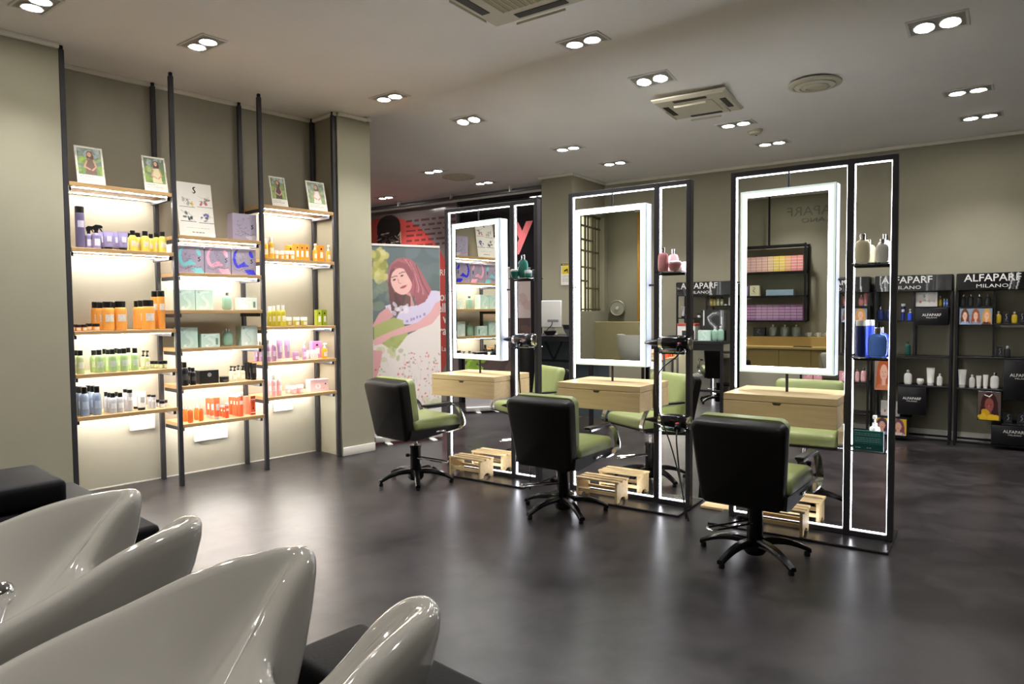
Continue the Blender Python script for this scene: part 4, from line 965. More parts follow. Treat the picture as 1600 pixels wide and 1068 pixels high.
STAND_ITEMS = [
 ('C', 'flask', 'navy', 'chrome', 'dark blue flask', [(-1.018, 1.292, .151, .07), (-.931, 1.292, .15, .065)]), ('C', 'can', 'navy', 'white', 'navy can with white cap', [(-.802, 1.292, .182, .043)]), ('C', 'pump', 'royal', 'white', 'blue pump bottle', [(-.736, 1.292, .123, .048)]),
 ('C', 'flask', 'gold', 'white', 'little golden flask', [(-.464, 1.44, .109, .034)]), ('C', 'bottle', 'sky', 'white', 'tiny light blue bottle', [(-.428, 1.44, .081, .019), (-.403, 1.44, .08, .019)]), ('C', 'flask', 'forest', 'chrome', 'dark green flask', [(-.753, .916, .157, .057)]),
 ('C', 'flask', 'white', 'silver', 'large white flask', [(-.746, .604, .154, .077)]), ('C', 'bowl', 'white', 'white', 'white round jar', [(-.631, .604, .07, .072)]), ('C', 'tube', 'white', 'silver', 'white tube on its cap', [(-.538, .604, .189, .076)]), ('C', 'flask', 'white', 'white', 'small white flask', [(-.455, .604, .129, .052)]),
 ('D', 'flask', 'smoke', 'chrome', 'black flask with silver cap', [(-.261, 1.434, .129, .045), (-.195, 1.434, .129, .045), (-.123, 1.434, .127, .046), (-.052, 1.434, .127, .046)]), ('D', 'flask', 'gold', 'white', 'golden flask', [(.039, 1.262, .123, .05), (.17, 1.262, .118, .05)]),
 ('D', 'flask', 'smoke', 'white', 'smoked flask with pale cap', [(.118, .922, .116, .054)]), ('D', 'tube', 'white', 'silver', 'tall white tube', [(-.256, .6, .186, .074)]), ('D', 'flask', 'white', 'white', 'slim white flask', [(-.171, .6, .135, .05)]),
 ('D', 'tube', 'white', 'white', 'short white tube', [(-.113, .6, .128, .046), (-.056, .6, .14, .047)]), ('D', 'flask', 'white', 'chrome', 'large white flask with silver cap', [(.02, .6, .166, .073)]),
 ('B', 'flask', 'pink', 'chrome', 'pink flask', [(-1.375, 1.452, .15, .056), (-1.211, 1.452, .126, .052)]), ('B', 'tube', 'pink', 'white', 'pink tube', [(-1.165, 1.452, .148, .045)]), ('B', 'flask', 'rose', 'chrome', 'rose flask on the lower shelf', [(-1.24, .608, .143, .045), (-1.175, .608, .158, .064)]),
 ('A', 'tube', 'silver', 'black', 'silver-grey tube', [(-3.275, 1.325, .143, .055)]), ('A', 'bottle', 'bluegrey', 'black', 'blue-grey bottle', [(-3.205, 1.325, .17, .056)]), ('A', 'jar', 'silver', 'black', 'low grey jar', [(-3.06, 1.325, .054, .042)]),
 ('A', 'bottle', 'yellow', 'black', 'yellow bottle', [(-2.905, 1.473, .113, .038), (-2.862, 1.473, .108, .036)]), ('A', 'bottle', 'palegreen', 'black', 'pale green bottle', [(-2.818, 1.473, .112, .038), (-2.771, 1.473, .108, .036)]), ('A', 'jar', 'silver', 'black', 'tiny grey jar beside green bottles', [(-2.722, 1.473, .036, .041)]), ('A', 'tube', 'white', 'white', 'slim white tube', [(-2.676, 1.473, .1, .03)])]
for s, kind, body, cap, desc, L in STAND_ITEMS:
    for i, (u, z, h, w_) in enumerate(L):
        lab = '%s on the %s' % (desc, SN_[s]) if len(L) == 1 else '%s %s from left on the %s' % (ORD[i], desc, SN_[s])
        product(kind, body, cap, fB(u, SN + .09, z + .0004), AB, w_, h, lab, {'bowl': 'jar', 'pump': 'bottle', 'can': 'spray can'}.get(kind, kind), None, sticker=kind in ('bottle', 'can', 'jar'))
WHC = mat('carton_white', '#b9b7b2', .5, var=.03); SMK = mat('carton_smoke', '#26262a', .35, var=.08)
def s_pic(bg, fg, w=24, h=24):
    p = Pic(w, h, bg); s_curve(p, .55, .4, .22, .07, fg, .9); p.text_lines(.3, .8, [.75], .04, fg, 2, .6); return p
def fcarton(name, lab, u0, u1, z0, z1, d, m_, pc, n=SN + .03): return carton(name, lab, 'box', fB((u0 + u1) / 2, n, z0 + .0004), AB, u1 - u0, z1 - z0, d, m_, pc)
p = Pic(44, 34, '#b4b1ac'); s_curve(p, .4, .25, .09, .03, '#4a4844'); p.text_lines(.2, .9, [.6], .05, '#7a7672', 2, .6); p.ell(.22, .68, .05, .1, '#a05a58'); p.blobs(8, (.3, .5, .9, .7), .02, .05, ['#8a8680', '#9c9790'], 4)
fcarton('display_card', 'white printed card standing on the stand right of right station', -.684, -.486, 1.44, 1.59, .02, WHC, p)
fcarton('display_card', 'white printed card on the lowest shelf, stand right of right station', -.995, -.81, .256, .42, .02, WHC, p)
def lettered_box(lab, u0, u1, z0, z1, tw, n=SN - .02, d=.28, zc=None):
    t = thing('black_display_box', lab, 'display box', fB((u0 + u1) / 2, n, z0), AB, 'black lettered display boxes')
    w_, h = u1 - u0, z1 - z0; b = NB(); add_box(b, (-w_ / 2, 0, 0), (w_ / 2, d, h), .006, 2); obj('box', b, HDR, t); logo(t, 0, -.001, zc or h * .55, tw)
lettered_box('black lettered box under the white card, stand right of right station', -.679, -.385, 1.245, 1.425, .17, zc=.095)
lettered_box('black lettered box hung below white flasks, stand right of right station', -.83, -.565, .29, .588, .17)
lettered_box('black lettered box at right, middle of the far-right stand', .09, .385, .5, .905, .19, zc=.24)
lettered_box('black lettered box at the foot of the far-right stand', .0, .385, .055, .246, .19, zc=.12)
def photo_box(lab, u0, u1, z0, z1, pic, n=SN - .015, d=.2):
    t = thing('photo_display', lab, 'photo display', fB((u0 + u1) / 2, n, z0), AB, 'photo panels on the display stands')
    w_, h = u1 - u0, z1 - z0; b = NB(); add_box(b, (-w_ / 2, 0, 0), (w_ / 2, d, h), .003, 1); obj('box', b, HDR, t)
    picture('photo_print', pic, w_ * .95, h * .95, t, (0, -.0008, h * .025), GLOSSP)
photo_box('photo panel of a red-haired person with coral blouse, lower left of stand', -1.06, -.87, .53, .9, hair_pic(40, 72, '#d9a892', ['#a8522c'], '#8a7a6c', ['#c07858'], 1, 1))
photo_box('photo panel on yellow ground at the foot of the stand', -1.06, -.735, .055, .24, hair_pic(56, 34, '#c99a84', ['#4a3440', '#6a4450'], '#c9a02c', ['#8a93b8', '#c9b8b0'], 2, 2))
photo_box('wide photo panel of three long-haired people, far-right stand', -.294, -.006, 1.25, 1.418, hair_pic(64, 38, '#d6a890', ['#5a3826', '#8a4a30', '#c09048'], '#7a8a9c', ['#8aa4cc', '#7a8aa8', '#4a3036'], 3, 3))
p = hair_pic(44, 62, '#8a4a44', ['#3a1f22'], '#5a4a44', ['#c9a424'], 1, 4); p.blobs(9, (.0, .7, 1, 1), .08, .18, ['#d8b02a', '#c9a020'], 6, .9); p.line([(.3, .1), (.5, .16), (.62, .08)], .04, '#e8e4e0')
photo_box('framed photo panel of brown hair with yellow flowers, far-right stand', -.121, .079, .285, .58, p)
photo_box('photo panel of two long-haired people, stand behind right mirror', -1.403, -1.13, 1.27, 1.43, hair_pic(56, 36, '#d4a58c', ['#6a4030', '#b88a48'], '#6c7c8e', ['#8aa4cc', '#5a3c40'], 2, 5))
photo_box('photo panel of red hair seen just above the right console', -1.73, -1.62, .35, .6, hair_pic(40, 60, '#c8917c', ['#a04a2c'], '#b07a62', ['#b86a4c'], 1, 6))
for i, (u0, u1, z0, z1, m_, bg, fg, lab) in enumerate([(.078, .125, 1.262, 1.38, SMK, '#232327', '#8c8c90', 'black carton between the two golden flasks, far-right stand'), (.205, .25, 1.262, 1.38, SMK, '#232327', '#8c8c90', 'black carton right of the golden flasks, far-right stand'),
        (.03, .08, .922, 1.034, SMK, '#232327', '#7a7a80', 'black carton beside the smoked flask, far-right stand'), (.1, .17, .262, .37, SMK, '#2b2b30', '#a0a0a4', 'left black S carton on the bottom right shelf, far-right stand'),
        (.21, .28, .262, .37, SMK, '#2b2b30', '#a0a0a4', 'right black S carton on the bottom right shelf, far-right stand')]):
    fcarton('carton', lab, u0, u1, z0, z1, .05, m_, s_pic(bg, fg), SN + .05)
PKC = mat('carton_dusty_pink', '#c98a94', .45, var=.04)
for u0, u1, lab in ((-1.80, -1.70, 'first'), (-1.69, -1.60, 'second'), (-1.42, -1.345, 'third')):
    fcarton('carton', lab + ' dusty pink carton from left on the lower shelf, stand behind right mirror', u0, u1, .608, .72, .08, PKC, s_pic('#cf929c', '#f0d8da'), SN + .05)

# ------------------------------------------------------------------ counter with mirrored front
ca = R(-37.2); cp = fB(-3.07, 7.92)
t = thing('mirrored_counter', 'black counter with mirrored front against the back, behind the middle station', 'counter', cp, ca)
boxobj('counter_top', (-.52, -.02, 1.02), (.52, .40, 1.06), BLKM, t, .004, 1)
for x in (-.5, .5):
    for y in (.0, .38): boxobj('leg', (x - .015, y - .015, 0), (x + .015, y + .015, 1.02), BLKM, t)
boxobj('top_rail', (-.485, -.012, .945), (.485, .012, 1.0195), BLKM, t); boxobj('middle_rail', (-.485, -.016, .46), (.485, -.004, .485), BLKM, t); boxobj('lower_rail', (-.485, -.012, .05), (.485, .012, .08), BLKM, t)
boxobj('mirror_pane', (-.484, -.003, .081), (.484, .003, .944), MIRROR, t, smooth=0); boxobj('back_panel', (-.484, .0045, .081), (.484, .012, .944), BLKM, t)
p = Pic(48, 54, '#0d0d0f'); s_curve(p, .48, .5, .4, .14, '#4c4d52'); s_curve(p, .43, .47, .38, .025, '#c8c8cc'); p.line([(.1, 0), (.1, .5)], .03, '#d8d8da'); p.line([(.8, 0), (.82, .55)], .03, '#d8d8da'); p.soft(1)
def onC(x, y): return Vector((cp.x + x * math.cos(ca) - y * math.sin(ca), cp.y + x * math.sin(ca) + y * math.cos(ca), 1.0604))
carton('gift_bag', 'tall black box with silver S swirl on the mirrored counter', 'box', onC(.34, .16), ca, .31, .36, .14, HDR, p)
carton('carton', 'mint carton in front of the black S box', 'carton', onC(.275, .03), ca, .15, .122, .06, MINT, mint_pic(9))
product('flask', 'mint', 'silver', onC(.395, .06), ca, .07, .165, 'mint flask beside the mint carton on mirrored counter, left one', 'flask', None)
product('flask', 'mint', 'silver', onC(.468, .05), ca, .074, .172, 'mint flask beside the mint carton on mirrored counter, right one', 'flask', None)
carton('carton', 'white carton with red lid on the left of the mirrored counter', 'carton', onC(-.02, .2), ca, .23, .17, .15, mat('carton_plain_white', '#d9d7d2', .5, var=.02), None)
b = NB(); add_box(b, (-.118, -.003, .0), (.118, .153, .028), .002, 1)
tag(obj('box_lid', b, mat('lid_red', '#b8483e', .45, var=.04), None, onC(-.02, .2) + Vector((0, 0, .1705)), ca), 'flat red lid on the white carton, mirrored counter', 'lid')
carton('carton', 'small dark carton in front of the white carton, mirrored counter', 'carton', onC(.05, .06), ca, .13, .115, .06, SMK, s_pic('#2a2a2e', '#8a8a8e'))

# ------------------------------------------------------------------ reception desk
t = thing('reception_desk', 'dark reception desk with trestle leg between the left and middle stations', 'desk', fB(-4.4, 7.12), AB)
boxobj('desk_top', (-.62, 0, 1.05), (.62, .55, 1.125), BLKM, t, .005, 1)
boxobj('modesty_panel', (-.56, .42, .1), (.56, .44, 1.05), mat('desk_slate', '#4c555b', .6, var=.05), t)
for x in (-.5, .5):
    boxobj('leg', (x - .02, .06, 0), (x + .02, .1, 1.05), BLKM, t); boxobj('leg', (x - .02, .46, 0), (x + .02, .5, 1.05), BLKM, t); boxobj('brace', (x - .015, .1, .80), (x + .015, .46, .83), BLKM, t)
boxobj('brace', (-.48, .07, .80), (.48, .09, .83), BLKM, t)
for a, c in (((-.02, .08, .82), (-.14, .08, 1.05)), ((-.02, .08, .82), (.1, .08, 1.05))):
    b = NB(); add_bar(b, [a, c], (0, 1, 0), .02, .02); obj('strut', b, BLKM, t)
t = thing('monitor', 'white flat monitor seen from behind on the reception desk', 'monitor', fB(-4.575, 7.36, 1.1254), AB)
boxobj('screen_back', (-.165, 0, .09), (.165, .035, .43), mat('monitor_white', '#c9c8c4', .35, var=.02), t, .012, 3)
boxobj('ports', (-.03, -.002, .16), (.13, .001, .19), mat('port_grey', '#77777a', .5, var=.05), t); b = NB(); add_bar(b, [(0, .02, .1), (0, .04, .0066), (0, .1, .0066)], (1, 0, 0), .12, .012); obj('stand_foot', b, SATIN, t)
b = NB(); add_tube(b, smooth_path([(.04, -.006, .165), (.045, -.03, .12), (-.02, -.05, .05), (-.06, -.05, .006)], 5), .005, 6); obj('cable', b, BLKP, t)
t = thing('card_terminal', 'dark wedge-shaped till display on the reception desk', 'till', fB(-4.2, 7.3, 1.1254), AB)
Mx = Matrix(((1, 0, 0, 0), (0, 0, -1, 0), (0, 1, 0, 0), (0, 0, 0, 1)))
b = NB(); add_prism(b, [(-.05, 0), (.09, 0), (.12, .13), (-.12, .13), (-.09, .05)], -.08, .06, Mx); obj('body', b, mat('till_grey', '#3c3e42', .5, var=.04), t, smooth=0)
boxobj('screen', (-.1, -.0612, .075), (.1, -.0600, .125), BLKP, t)
b = NB(); add_lathe(b, [(0, 0), (.05, 0), (.075, .03), (.078, .055), (.07, .058), (.05, .02), (0, .016)], 20); tag(obj('desk_tray', b, BLKP, None, fB(-4.47, 7.2, 1.1254), 0), 'small round black tray on the reception desk', 'tray')
b = NB(); add_lathe(b, [(0, 0), (.018, 0), (.022, .075), (.02, .075), (.016, .005), (0, .004)], 14); tag(obj('paper_cup', b, WHITEP, None, fB(-4.62, 7.19, 1.1254), 0), 'small white cup on the reception desk', 'cup')
t = thing('notice_sign', 'white notice with yellow camera pictogram on the back pillar', 'sign', fB(-4.61, 7.8355, 1.76), AB)
boxobj('plate', (-.077, -.004, 0), (.077, .004, .29), CARDW, t, .001, 1)
p = Pic(36, 66, '#dfddd6'); p.rect(0, 0, 1, .1, '#4a4636'); p.text_lines(.1, .9, [.03], .04, '#d8c23a', 1); p.rect(.12, .14, .88, .5, '#e2c52e'); p.poly([(.3, .32), (.66, .24), (.7, .32), (.34, .4)], '#2a261c'); p.rect(.6, .3, .7, .44, '#2a261c'); p.text_lines(.15, .85, [.56, .62, .7, .76, .82], .03, '#8c8a84', 3)
picture('printed_front', p, .152, .286, t, (0, -.0048, .002))
t = thing('black_pedestal', 'round black pedestal bin beside the reception desk', 'pedestal', (.16, 8.15, 0))
b = NB(); add_lathe(b, [(0, 0), (.15, 0), (.16, .02), (.15, .96), (.155, 1.0), (.14, 1.01), (0, 1.01)], 24); obj('drum', b, BLKP, t)
b = NB(); add_lathe(b, [(0, 1.01), (.12, 1.01), (.12, 1.03), (.03, 1.05), (.02, 1.09), (0, 1.09)], 20); obj('lid', b, BLKM, t)

# ================================================================== STOREFRONT WITH PRINTED GLASS
p = Pic(210, 262, '#8b7d80')      # covers 2.55 m x 3.12 m, u -9.4 .. -6.85
def S(u, z): return ((u + 9.4) / 2.55, 1 - z / 3.12)
cx, cz = S(-8.47, 1.42); p.ell(cx, cz, 1.56 / 2.55, 1.6 / 3.12, '#c8524e')
x0, z1 = S(-8.63, 3.02); x1, z0 = S(-8.09, 2.05)
p.rect(x0, z1 + .04, x1, z0, '#2a2426'); p.ell((x0 + x1) / 2, z1 + .05, (x1 - x0) / 2, .06, '#2a2426')
rg = random.Random(5)
for k in range(46):
    xa, ya = rg.uniform(x0, x1), rg.uniform(z1 + .08, z0); xb = min(x1, max(x0, xa + rg.uniform(-.07, .07))); xc = min(x1, max(x0, xb + rg.uniform(-.07, .07)))
    p.line([(xa, ya), (xb, ya + rg.uniform(-.03, .03)), (xc, ya + rg.uniform(-.02, .04))], .007, rg.choice(['#8a7468', '#6a5a54', '#b09a8a', '#4c4040']))
a0, b0 = S(-7.95, 2.93); a1, b1 = S(-6.9, 2.93)
p.text_lines(a0, a1, [b0 + .026 * k for k in range(6)], .011, '#5a3438', 7, .8)
p.rect(0, .88, 1, 1, '#a79d98')
t = thing('storefront_window', 'printed storefront glass with red circle and hair photograph behind the banner', 'window', fB(-9.4, 8.35), AB)
b = NB(); add_box(b, (0, .002, 0), (2.55, .02, 3.12)); obj('glass_pane', b, mat('back_glass', '#6c6466', .1, var=.02), t, smooth=0)
picture('vinyl_print', p, 2.55, 3.12, t, (1.275, 0, 0), print_mat('vinyl_gloss', .16, .6))
WT = mat('vinyl_white', '#e6dcd8', .4, var=.02)
for body, z, u, h_ in (('RF', 2.0, -7.24, .15), ('lori', 1.60, -7.29, .2), ('ella', 1.42, -7.29, .2), ('o ve', 1.25, -7.34, .14), ('rai l', 1.06, -7.27, .2), ('Lay', .80, -7.22, .1)):
    o = lettering(body, {'RF': .14, 'Lay': .11}.get(body, .2), WT, t, (u + 9.4, -.003, z), .95, 'LEFT', 'vinyl_lettering', bold=.02 if body not in ('RF', 'Lay') else 0)
t = thing('dark_storefront_window', 'dark storefront glass with a large pink letter y', 'window', fB(-6.85, 8.35), AB)
b = NB(); add_box(b, (0, 0, 0), (1.86, .02, 3.12)); obj('glass_pane', b, mat('black_glass', '#17161a', .06, var=.03, coat=.5), t, smooth=0)
fit_text('y', .38, .47, mat('vinyl_pink', '#e0747a', .4, var=.02), t, (1.20, -.003, 2.42), name='vinyl_letter', bold=.03)
for x in (.0, 1.82): boxobj('mullion', (x, -.03, 0), (x + .04, .03, 3.12), STEEL, t)
boxobj('transom', (.03, -.03, 3.08), (1.83, .03, 3.12), STEEL, t)
b = NB(); add_box(b, (-9.4, 8.3, 3.12), (-4.99, 8.5, 3.3)); struct('wall_storefront_lintel', b, CEIL, OB, AB)
t = thing('curtain_rail', 'grey double curtain rail under the ceiling along the storefront', 'curtain rail', fB(-9.3, 8.12, 3.13), AB)
for y, z in ((0, 0), (.05, .035)):
    b = NB(); add_cyl(b, (0, y, z), (4.28, y, z), .017, seg=12); obj('rail', b, mat('rail_grey', '#6a6a6c', .4, .5, var=.03), t)
for x in (.3, 1.4, 2.5, 3.6, 4.2): boxobj('bracket', (x - .01, -.02, .0), (x + .01, .07, .08), SATIN, t)

# ------------------------------------------------------------------ roll-up banners
def banner(a, c, h, pic, label, strip, lett=None):
    a = Vector(a); c = Vector(c); d = c - a; wdt = d.length; rz = math.atan2(d.y, d.x)
    t = thing('rollup_banner', label, 'banner', (*((a + c) / 2), 0), rz, 'roll-up banners')
    b = NB(); add_box(b, (-wdt / 2, -.045, .02), (wdt / 2, .045, .085), .012, 3); obj('cassette', b, mat('banner_silver', '#c9c7c4', .4, .3, var=.02), t)
    for x in (-wdt * .33, wdt * .33):
        boxobj('foot', (x - .03, -.15, 0), (x + .03, .15, .0195), SATIN, t, .006, 2)
    boxobj('backing_sheet', (-wdt / 2, -.006, .085), (wdt / 2, -.002, h - .02), CARDW, t)
    picture('printed_sheet', pic, wdt * .995, h - .105, t, (0, -.0068, .085))
    boxobj('top_bar', (-wdt / 2, -.014, h - .025), (wdt / 2, .006, h), mat('banner_bar', '#dedad4', .4, var=.01), t, .004, 2)
    b = NB(); add_cyl(b, (0, .03, .085), (0, .012, h - .02), .009, seg=8); obj('support_pole', b, SATIN, t)
    if lett: logo(t, *lett, m=LETK)
    return t
p = Pic(150, 400, '#5f6b6d')
def Z(x, y): return ((x - 52) / 631, (y / 5.935 - 20) / 306)
def zp(pts): return [Z(*q) for q in pts]
p.blobs(26, (0, .0, 1, .42), .08, .2, ['#6d787a', '#56635f', '#77828a', '#626f72'], 3, .4); p.soft(3)
p.blobs(34, (0, .02, .2, .17), .03, .07, ['#a7a35c', '#bdb56e', '#8a8c4c', '#c9c28a'], 5, .8); p.blobs(16, (.0, .2, .3, .4), .04, .09, ['#4d5a56', '#78877c', '#86917c'], 7, .5); p.soft(2)
p.rect(0, .50, 1, 1, '#d9cfca')
hair = [(190, 480), (195, 380), (225, 285), (280, 240), (340, 225), (410, 240), (460, 290), (510, 370), (545, 440), (600, 530), (600, 600), (560, 640), (480, 680), (400, 560), (330, 560), (320, 700), (270, 790), (225, 770), (205, 640)]
p.poly(zp(hair), '#a5636c')
p.poly(zp([(195, 470), (220, 330), (260, 330), (250, 560), (330, 700), (270, 785), (225, 765), (205, 640)]), '#6b4a4c')
for q in range(26):
    r_ = random.Random(q); x = 400 + 6 * q * .9; y = 270 + q * 7
    p.line(zp([(330 + q * 5, 232 + q * 2.4), (420 + q * 4, 330 + q * 6), (450 + q * 5, 480 + q * 4), (430 + q * 6, 640 - q)]), .013, r_.choice(['#c4808a', '#8c5058', '#d0929a', '#5a4042']), .6)
p.poly(zp([(165, 690), (215, 675), (225, 760), (190, 780)]), '#cdc4dc')
p.poly(zp([(52, 870), (110, 760), (190, 700), (240, 790), (150, 850), (52, 890)]), '#cf9a9c')
p.poly(zp([(400, 560), (440, 700), (400, 720), (330, 700), (360, 570)]), '#c98f8e')
p.poly(zp([(330, 700), (380, 695), (440, 690), (500, 660), (560, 620), (600, 540), (683, 545), (690, 680), (600, 860), (340, 870), (260, 820), (290, 760)]), '#cbc2da')
p.poly(zp([(430, 560), (470, 560), (560, 600), (540, 650), (460, 690)]), '#9a5f66')
p.poly(zp([(250, 560), (330, 560), (400, 600), (400, 690), (290, 760), (260, 700)]), '#54403f', .85)
p.ell(*Z(318, 455), 96 / 631, 128 / 5.935 / 306, '#ddb0aa', -14)
p.poly(zp([(215, 360), (260, 320), (340, 330), (390, 420), (420, 480), (430, 380), (380, 290), (290, 260), (230, 300)]), '#8d565c')
for ex, ey in ((252, 440), (323, 400)):
    p.ell(*Z(ex, ey), .028, .0045, '#5a4646', -22); p.ell(*Z(ex, ey), .012, .0042, '#3a3034'); p.line(zp([(ex - 24, ey - 20), (ex + 4, ey - 34), (ex + 26, ey - 36)]), .014, '#7c5450')
p.line(zp([(285, 430), (292, 470), (312, 474)]), .012, '#b98480'); p.ell(*Z(335, 508), .05, .0065, '#b05a62', -22); p.line(zp([(306, 520), (336, 508), (368, 488)]), .008, '#8c3f48')
p.ell(*Z(365, 450), .035, .012, '#e4b4ae', 0, .5)
p.poly(zp([(60, 900), (180, 840), (320, 830), (370, 960), (360, 1068), (260, 1100), (150, 1040), (60, 1000)]), '#a5ab6c'); p.blobs(16, (.05, .5, .48, .62), .02, .06, ['#95a05a', '#b8bd88', '#8a9450'], 9, .6)
p.poly([(0, .515), (.1, .5), (.3, .56), (.5, .47), (.75, .425), (1, .36), (1, .86), (0, .86)], '#ddd4cf')
p.poly(zp([(60, 880), (240, 800), (330, 830), (330, 1000), (200, 1100), (60, 1000)]), '#a5ab6c'); p.blobs(14, (.03, .49, .4, .6), .02, .06, ['#95a05a', '#b8bd88', '#8a9450'], 19, .5)
p.poly(zp([(683, 640), (690, 760), (600, 870), (440, 930), (220, 985), (130, 1050), (60, 1068), (52, 1010), (130, 970), (300, 900), (470, 850), (590, 750), (640, 660)]), '#d8a5a6')
p.poly([(0, .545), (.13, .55), (.1, .62), (.03, .7), (0, .72)], '#d09a9c')
for q in range(170):
    r_ = random.Random(q + 50); x, y = r_.uniform(.02, .99), r_.uniform(.56, .85)
    if x < .45 and y < .63: continue
    p.ell(x, y, r_.uniform(.008, .02), r_.uniform(.003, .006), r_.choice(['#d2606c', '#c8505c', '#d87a84', '#b9a8b0', '#9fae90']), r_.uniform(0, 180), .85)
for q in range(40):
    r_ = random.Random(q + 900); x, y = r_.uniform(0, 1), r_.uniform(.58, .84); p.line([(x, y), (x + r_.uniform(-.03, .03), y + .04)], .01, '#bdb2b2', .5)
for k, (xx, yy) in enumerate([(355, 840), (395, 825), (420, 818), (450, 802), (480, 795), (520, 775)]): p.rect(Z(xx, yy)[0], Z(xx, yy)[1] - .008, Z(xx, yy)[0] + .03, Z(xx, yy)[1] + .006, '#8a76b8', .8)
p.blobs(12, (.3, .3, .5, .36), .02, .04, ['#e4dce8', '#d8cfe2'], 3, .6)
p.rect(0, .86, 1, 1, '#d6d2cf'); p.blobs(8, (.75, .82, 1, .87), .03, .07, ['#a9b48a', '#c4c8a8'], 3, .6)
p.soft(1)
banner((-1.49, 7.36), (-.802, 7.708), 2.155, p, 'roll-up banner with photo of pink-haired person in floral dress by pillar', 1)
p = Pic(60, 130, '#7a5f5e'); p.rect(0, 0, 1, .36, '#d8c8c8'); p.blobs(10, (.6, .1, 1, .5), .05, .1, ['#c9a8a8', '#e2d4d4'], 2, .6); p.rect(0, .36, 1, .8, '#5a4746'); p.blobs(30, (.2, .4, 1, .8), .05, .14, ['#6a5450', '#4a3a38', '#7c605a'], 4, .6)
p.blobs(14, (.02, .6, .26, .8), .04, .09, ['#8fb53a', '#7aa030', '#a4c450'], 6, .9); p.rect(0, .8, 1, 1, '#bdb9bc')
banner((-.66, 9.62), (.27, 9.88), 2.05, p, 'second roll-up banner with white foot panel, behind the left station', 1, (.05, -.0085, .27, .55))

# ================================================================== WASH UNITS IN THE FOREGROUND
CER = mat('glazed_ceramic', '#b2afa8', .06, var=.01, vscale=2, coat=1.0)
PAD = mat('black_pad_leather', '#131215', .6, var=.05, bump=.1, bscale=140, spec=.18)
AW = R(48)
def fW(u, n, z=0): return Vector((u * math.cos(AW) - n * math.sin(AW), u * math.sin(AW) + n * math.cos(AW), z))
def basin_mesh():
    half = [(-.172, 0, .775), (-.170, .045, .778), (-.152, .09, .80), (-.112, .122, .845), (-.062, .143, .896), (-.022, .158, .922), (-.003, .177, .932), (.0, .198, .934), (-.015, .22, .931), (-.05, .238, .930),
            (-.12, .26, .924), (-.2, .282, .908), (-.3, .308, .876), (-.4, .326, .85), (-.5, .325, .825), (-.6, .272, .805), (-.66, .155, .795), (-.68, 0, .79)]
    loop = [Vector(v) for v in half] + [Vector((u, -n, z)) for u, n, z in half[-2:0:-1]]
    n = len(loop); C = []
    for i in range(n):
        p0, p1, p2, p3 = loop[i - 1], loop[i], loop[(i + 1) % n], loop[(i + 2) % n]
        for k in range(6):
            t = k / 6; C.append(.5 * ((2 * p1) + (p2 - p0) * t + (2 * p0 - 5 * p1 + 4 * p2 - p3) * t * t + (3 * p1 - p0 - 3 * p2 + p3) * t ** 3))
    N = len(C); P0 = Vector((-.46, 0, 0)); nor = []
    for i in range(N):
        d = C[(i + 2) % N] - C[i - 2]; nor.append(Vector((d.y, -d.x, 0)).normalized())
    inn = [C[i] - nor[i] * .024 for i in range(N)]
    IA = np.array([[v.x, v.y, v.z] for v in inn])
    rings = []
    for s in (.05, .15, .27, .4, .52, .63, .73, .81, .87, .92, .96, .985):
        rg = []
        for i in range(N):
            x, y = P0.x + (inn[i].x - P0.x) * s, inn[i].y * s
            dd = np.hypot(IA[:, 0] - x, IA[:, 1] - y); d = dd.min(); wt = 1 / (dd ** 2.5 + 2e-5); zr = float((wt * IA[:, 2]).sum() / wt.sum())
            rg.append(Vector((x, y, zr - .014 - .25 * (1 - math.exp(-(d / .14) ** 1.25)))))
        rings.append(rg)
    for off, dz in ((-.024, -.014), (-.018, -.005), (-.009, -.001), (0, 0), (.01, -.002), (.018, -.008), (.023, -.018), (.025, -.032)):
        rings.append([C[i] + nor[i] * off + Vector((0, 0, dz)) for i in range(N)])
    for k in range(1, 9):
        t = k / 8; rg = []
        for i in range(N):
            a = math.atan2(C[i].y, C[i].x + .4); base = Vector((-.40 + .2 * math.cos(a), .17 * math.sin(a), .40))
            top = C[i] + nor[i] * .025; top.z -= .032
            sm = t ** 1.35; rg.append(Vector((top.x + (base.x - top.x) * sm, top.y + (base.y - top.y) * sm, top.z + (base.z - top.z) * (t ** .9))))
        rings.append(rg)
    b = NB(); add_loft(b, rings, True, True)
    for _ in range(2): bmesh.ops.smooth_vert(b, verts=b.verts, factor=.5, use_axis_x=True, use_axis_y=True, use_axis_z=True)
    return mesh(b, 85)
bmsh = basin_mesh()
for k, (u, n, lab) in enumerate([(.70, 1.871, 'glazed grey ceramic hair-wash basin at the left edge, farther one'), (.757, 1.083, 'glazed grey ceramic hair-wash basin nearest the camera, bottom left')]):
    t = thing('wash_basin', lab, 'basin', fW(u, n), AW, 'hair-wash basins')
    obj('bowl', bmsh, CER, t)
    b = NB(); add_lathe(b, [(0, 0), (.2, 0), (.21, .02), (.14, .08), (.13, .36), (.17, .41), (0, .41)], 24, c=(-.40, 0, 0)); obj('pedestal', b, PAD, t)
    b = NB(); add_lathe(b, [(0, -.028), (.016, -.024), (.026, -.01), (.027, .006), (.02, .02), (.008, .027), (0, .028)], 18, c=(-.335, .03, .785)); add_cyl(b, (-.335, .03, .77), (-.36, .06, .66), .012, seg=10); obj('shower_head', b, CHROME, t)
    b = NB(); add_lathe(b, [(0, .61), (.028, .61), (.03, .618), (.02, .622), (0, .622)], 18, c=(-.44, 0, 0)); obj('drain', b, CHROME, t)
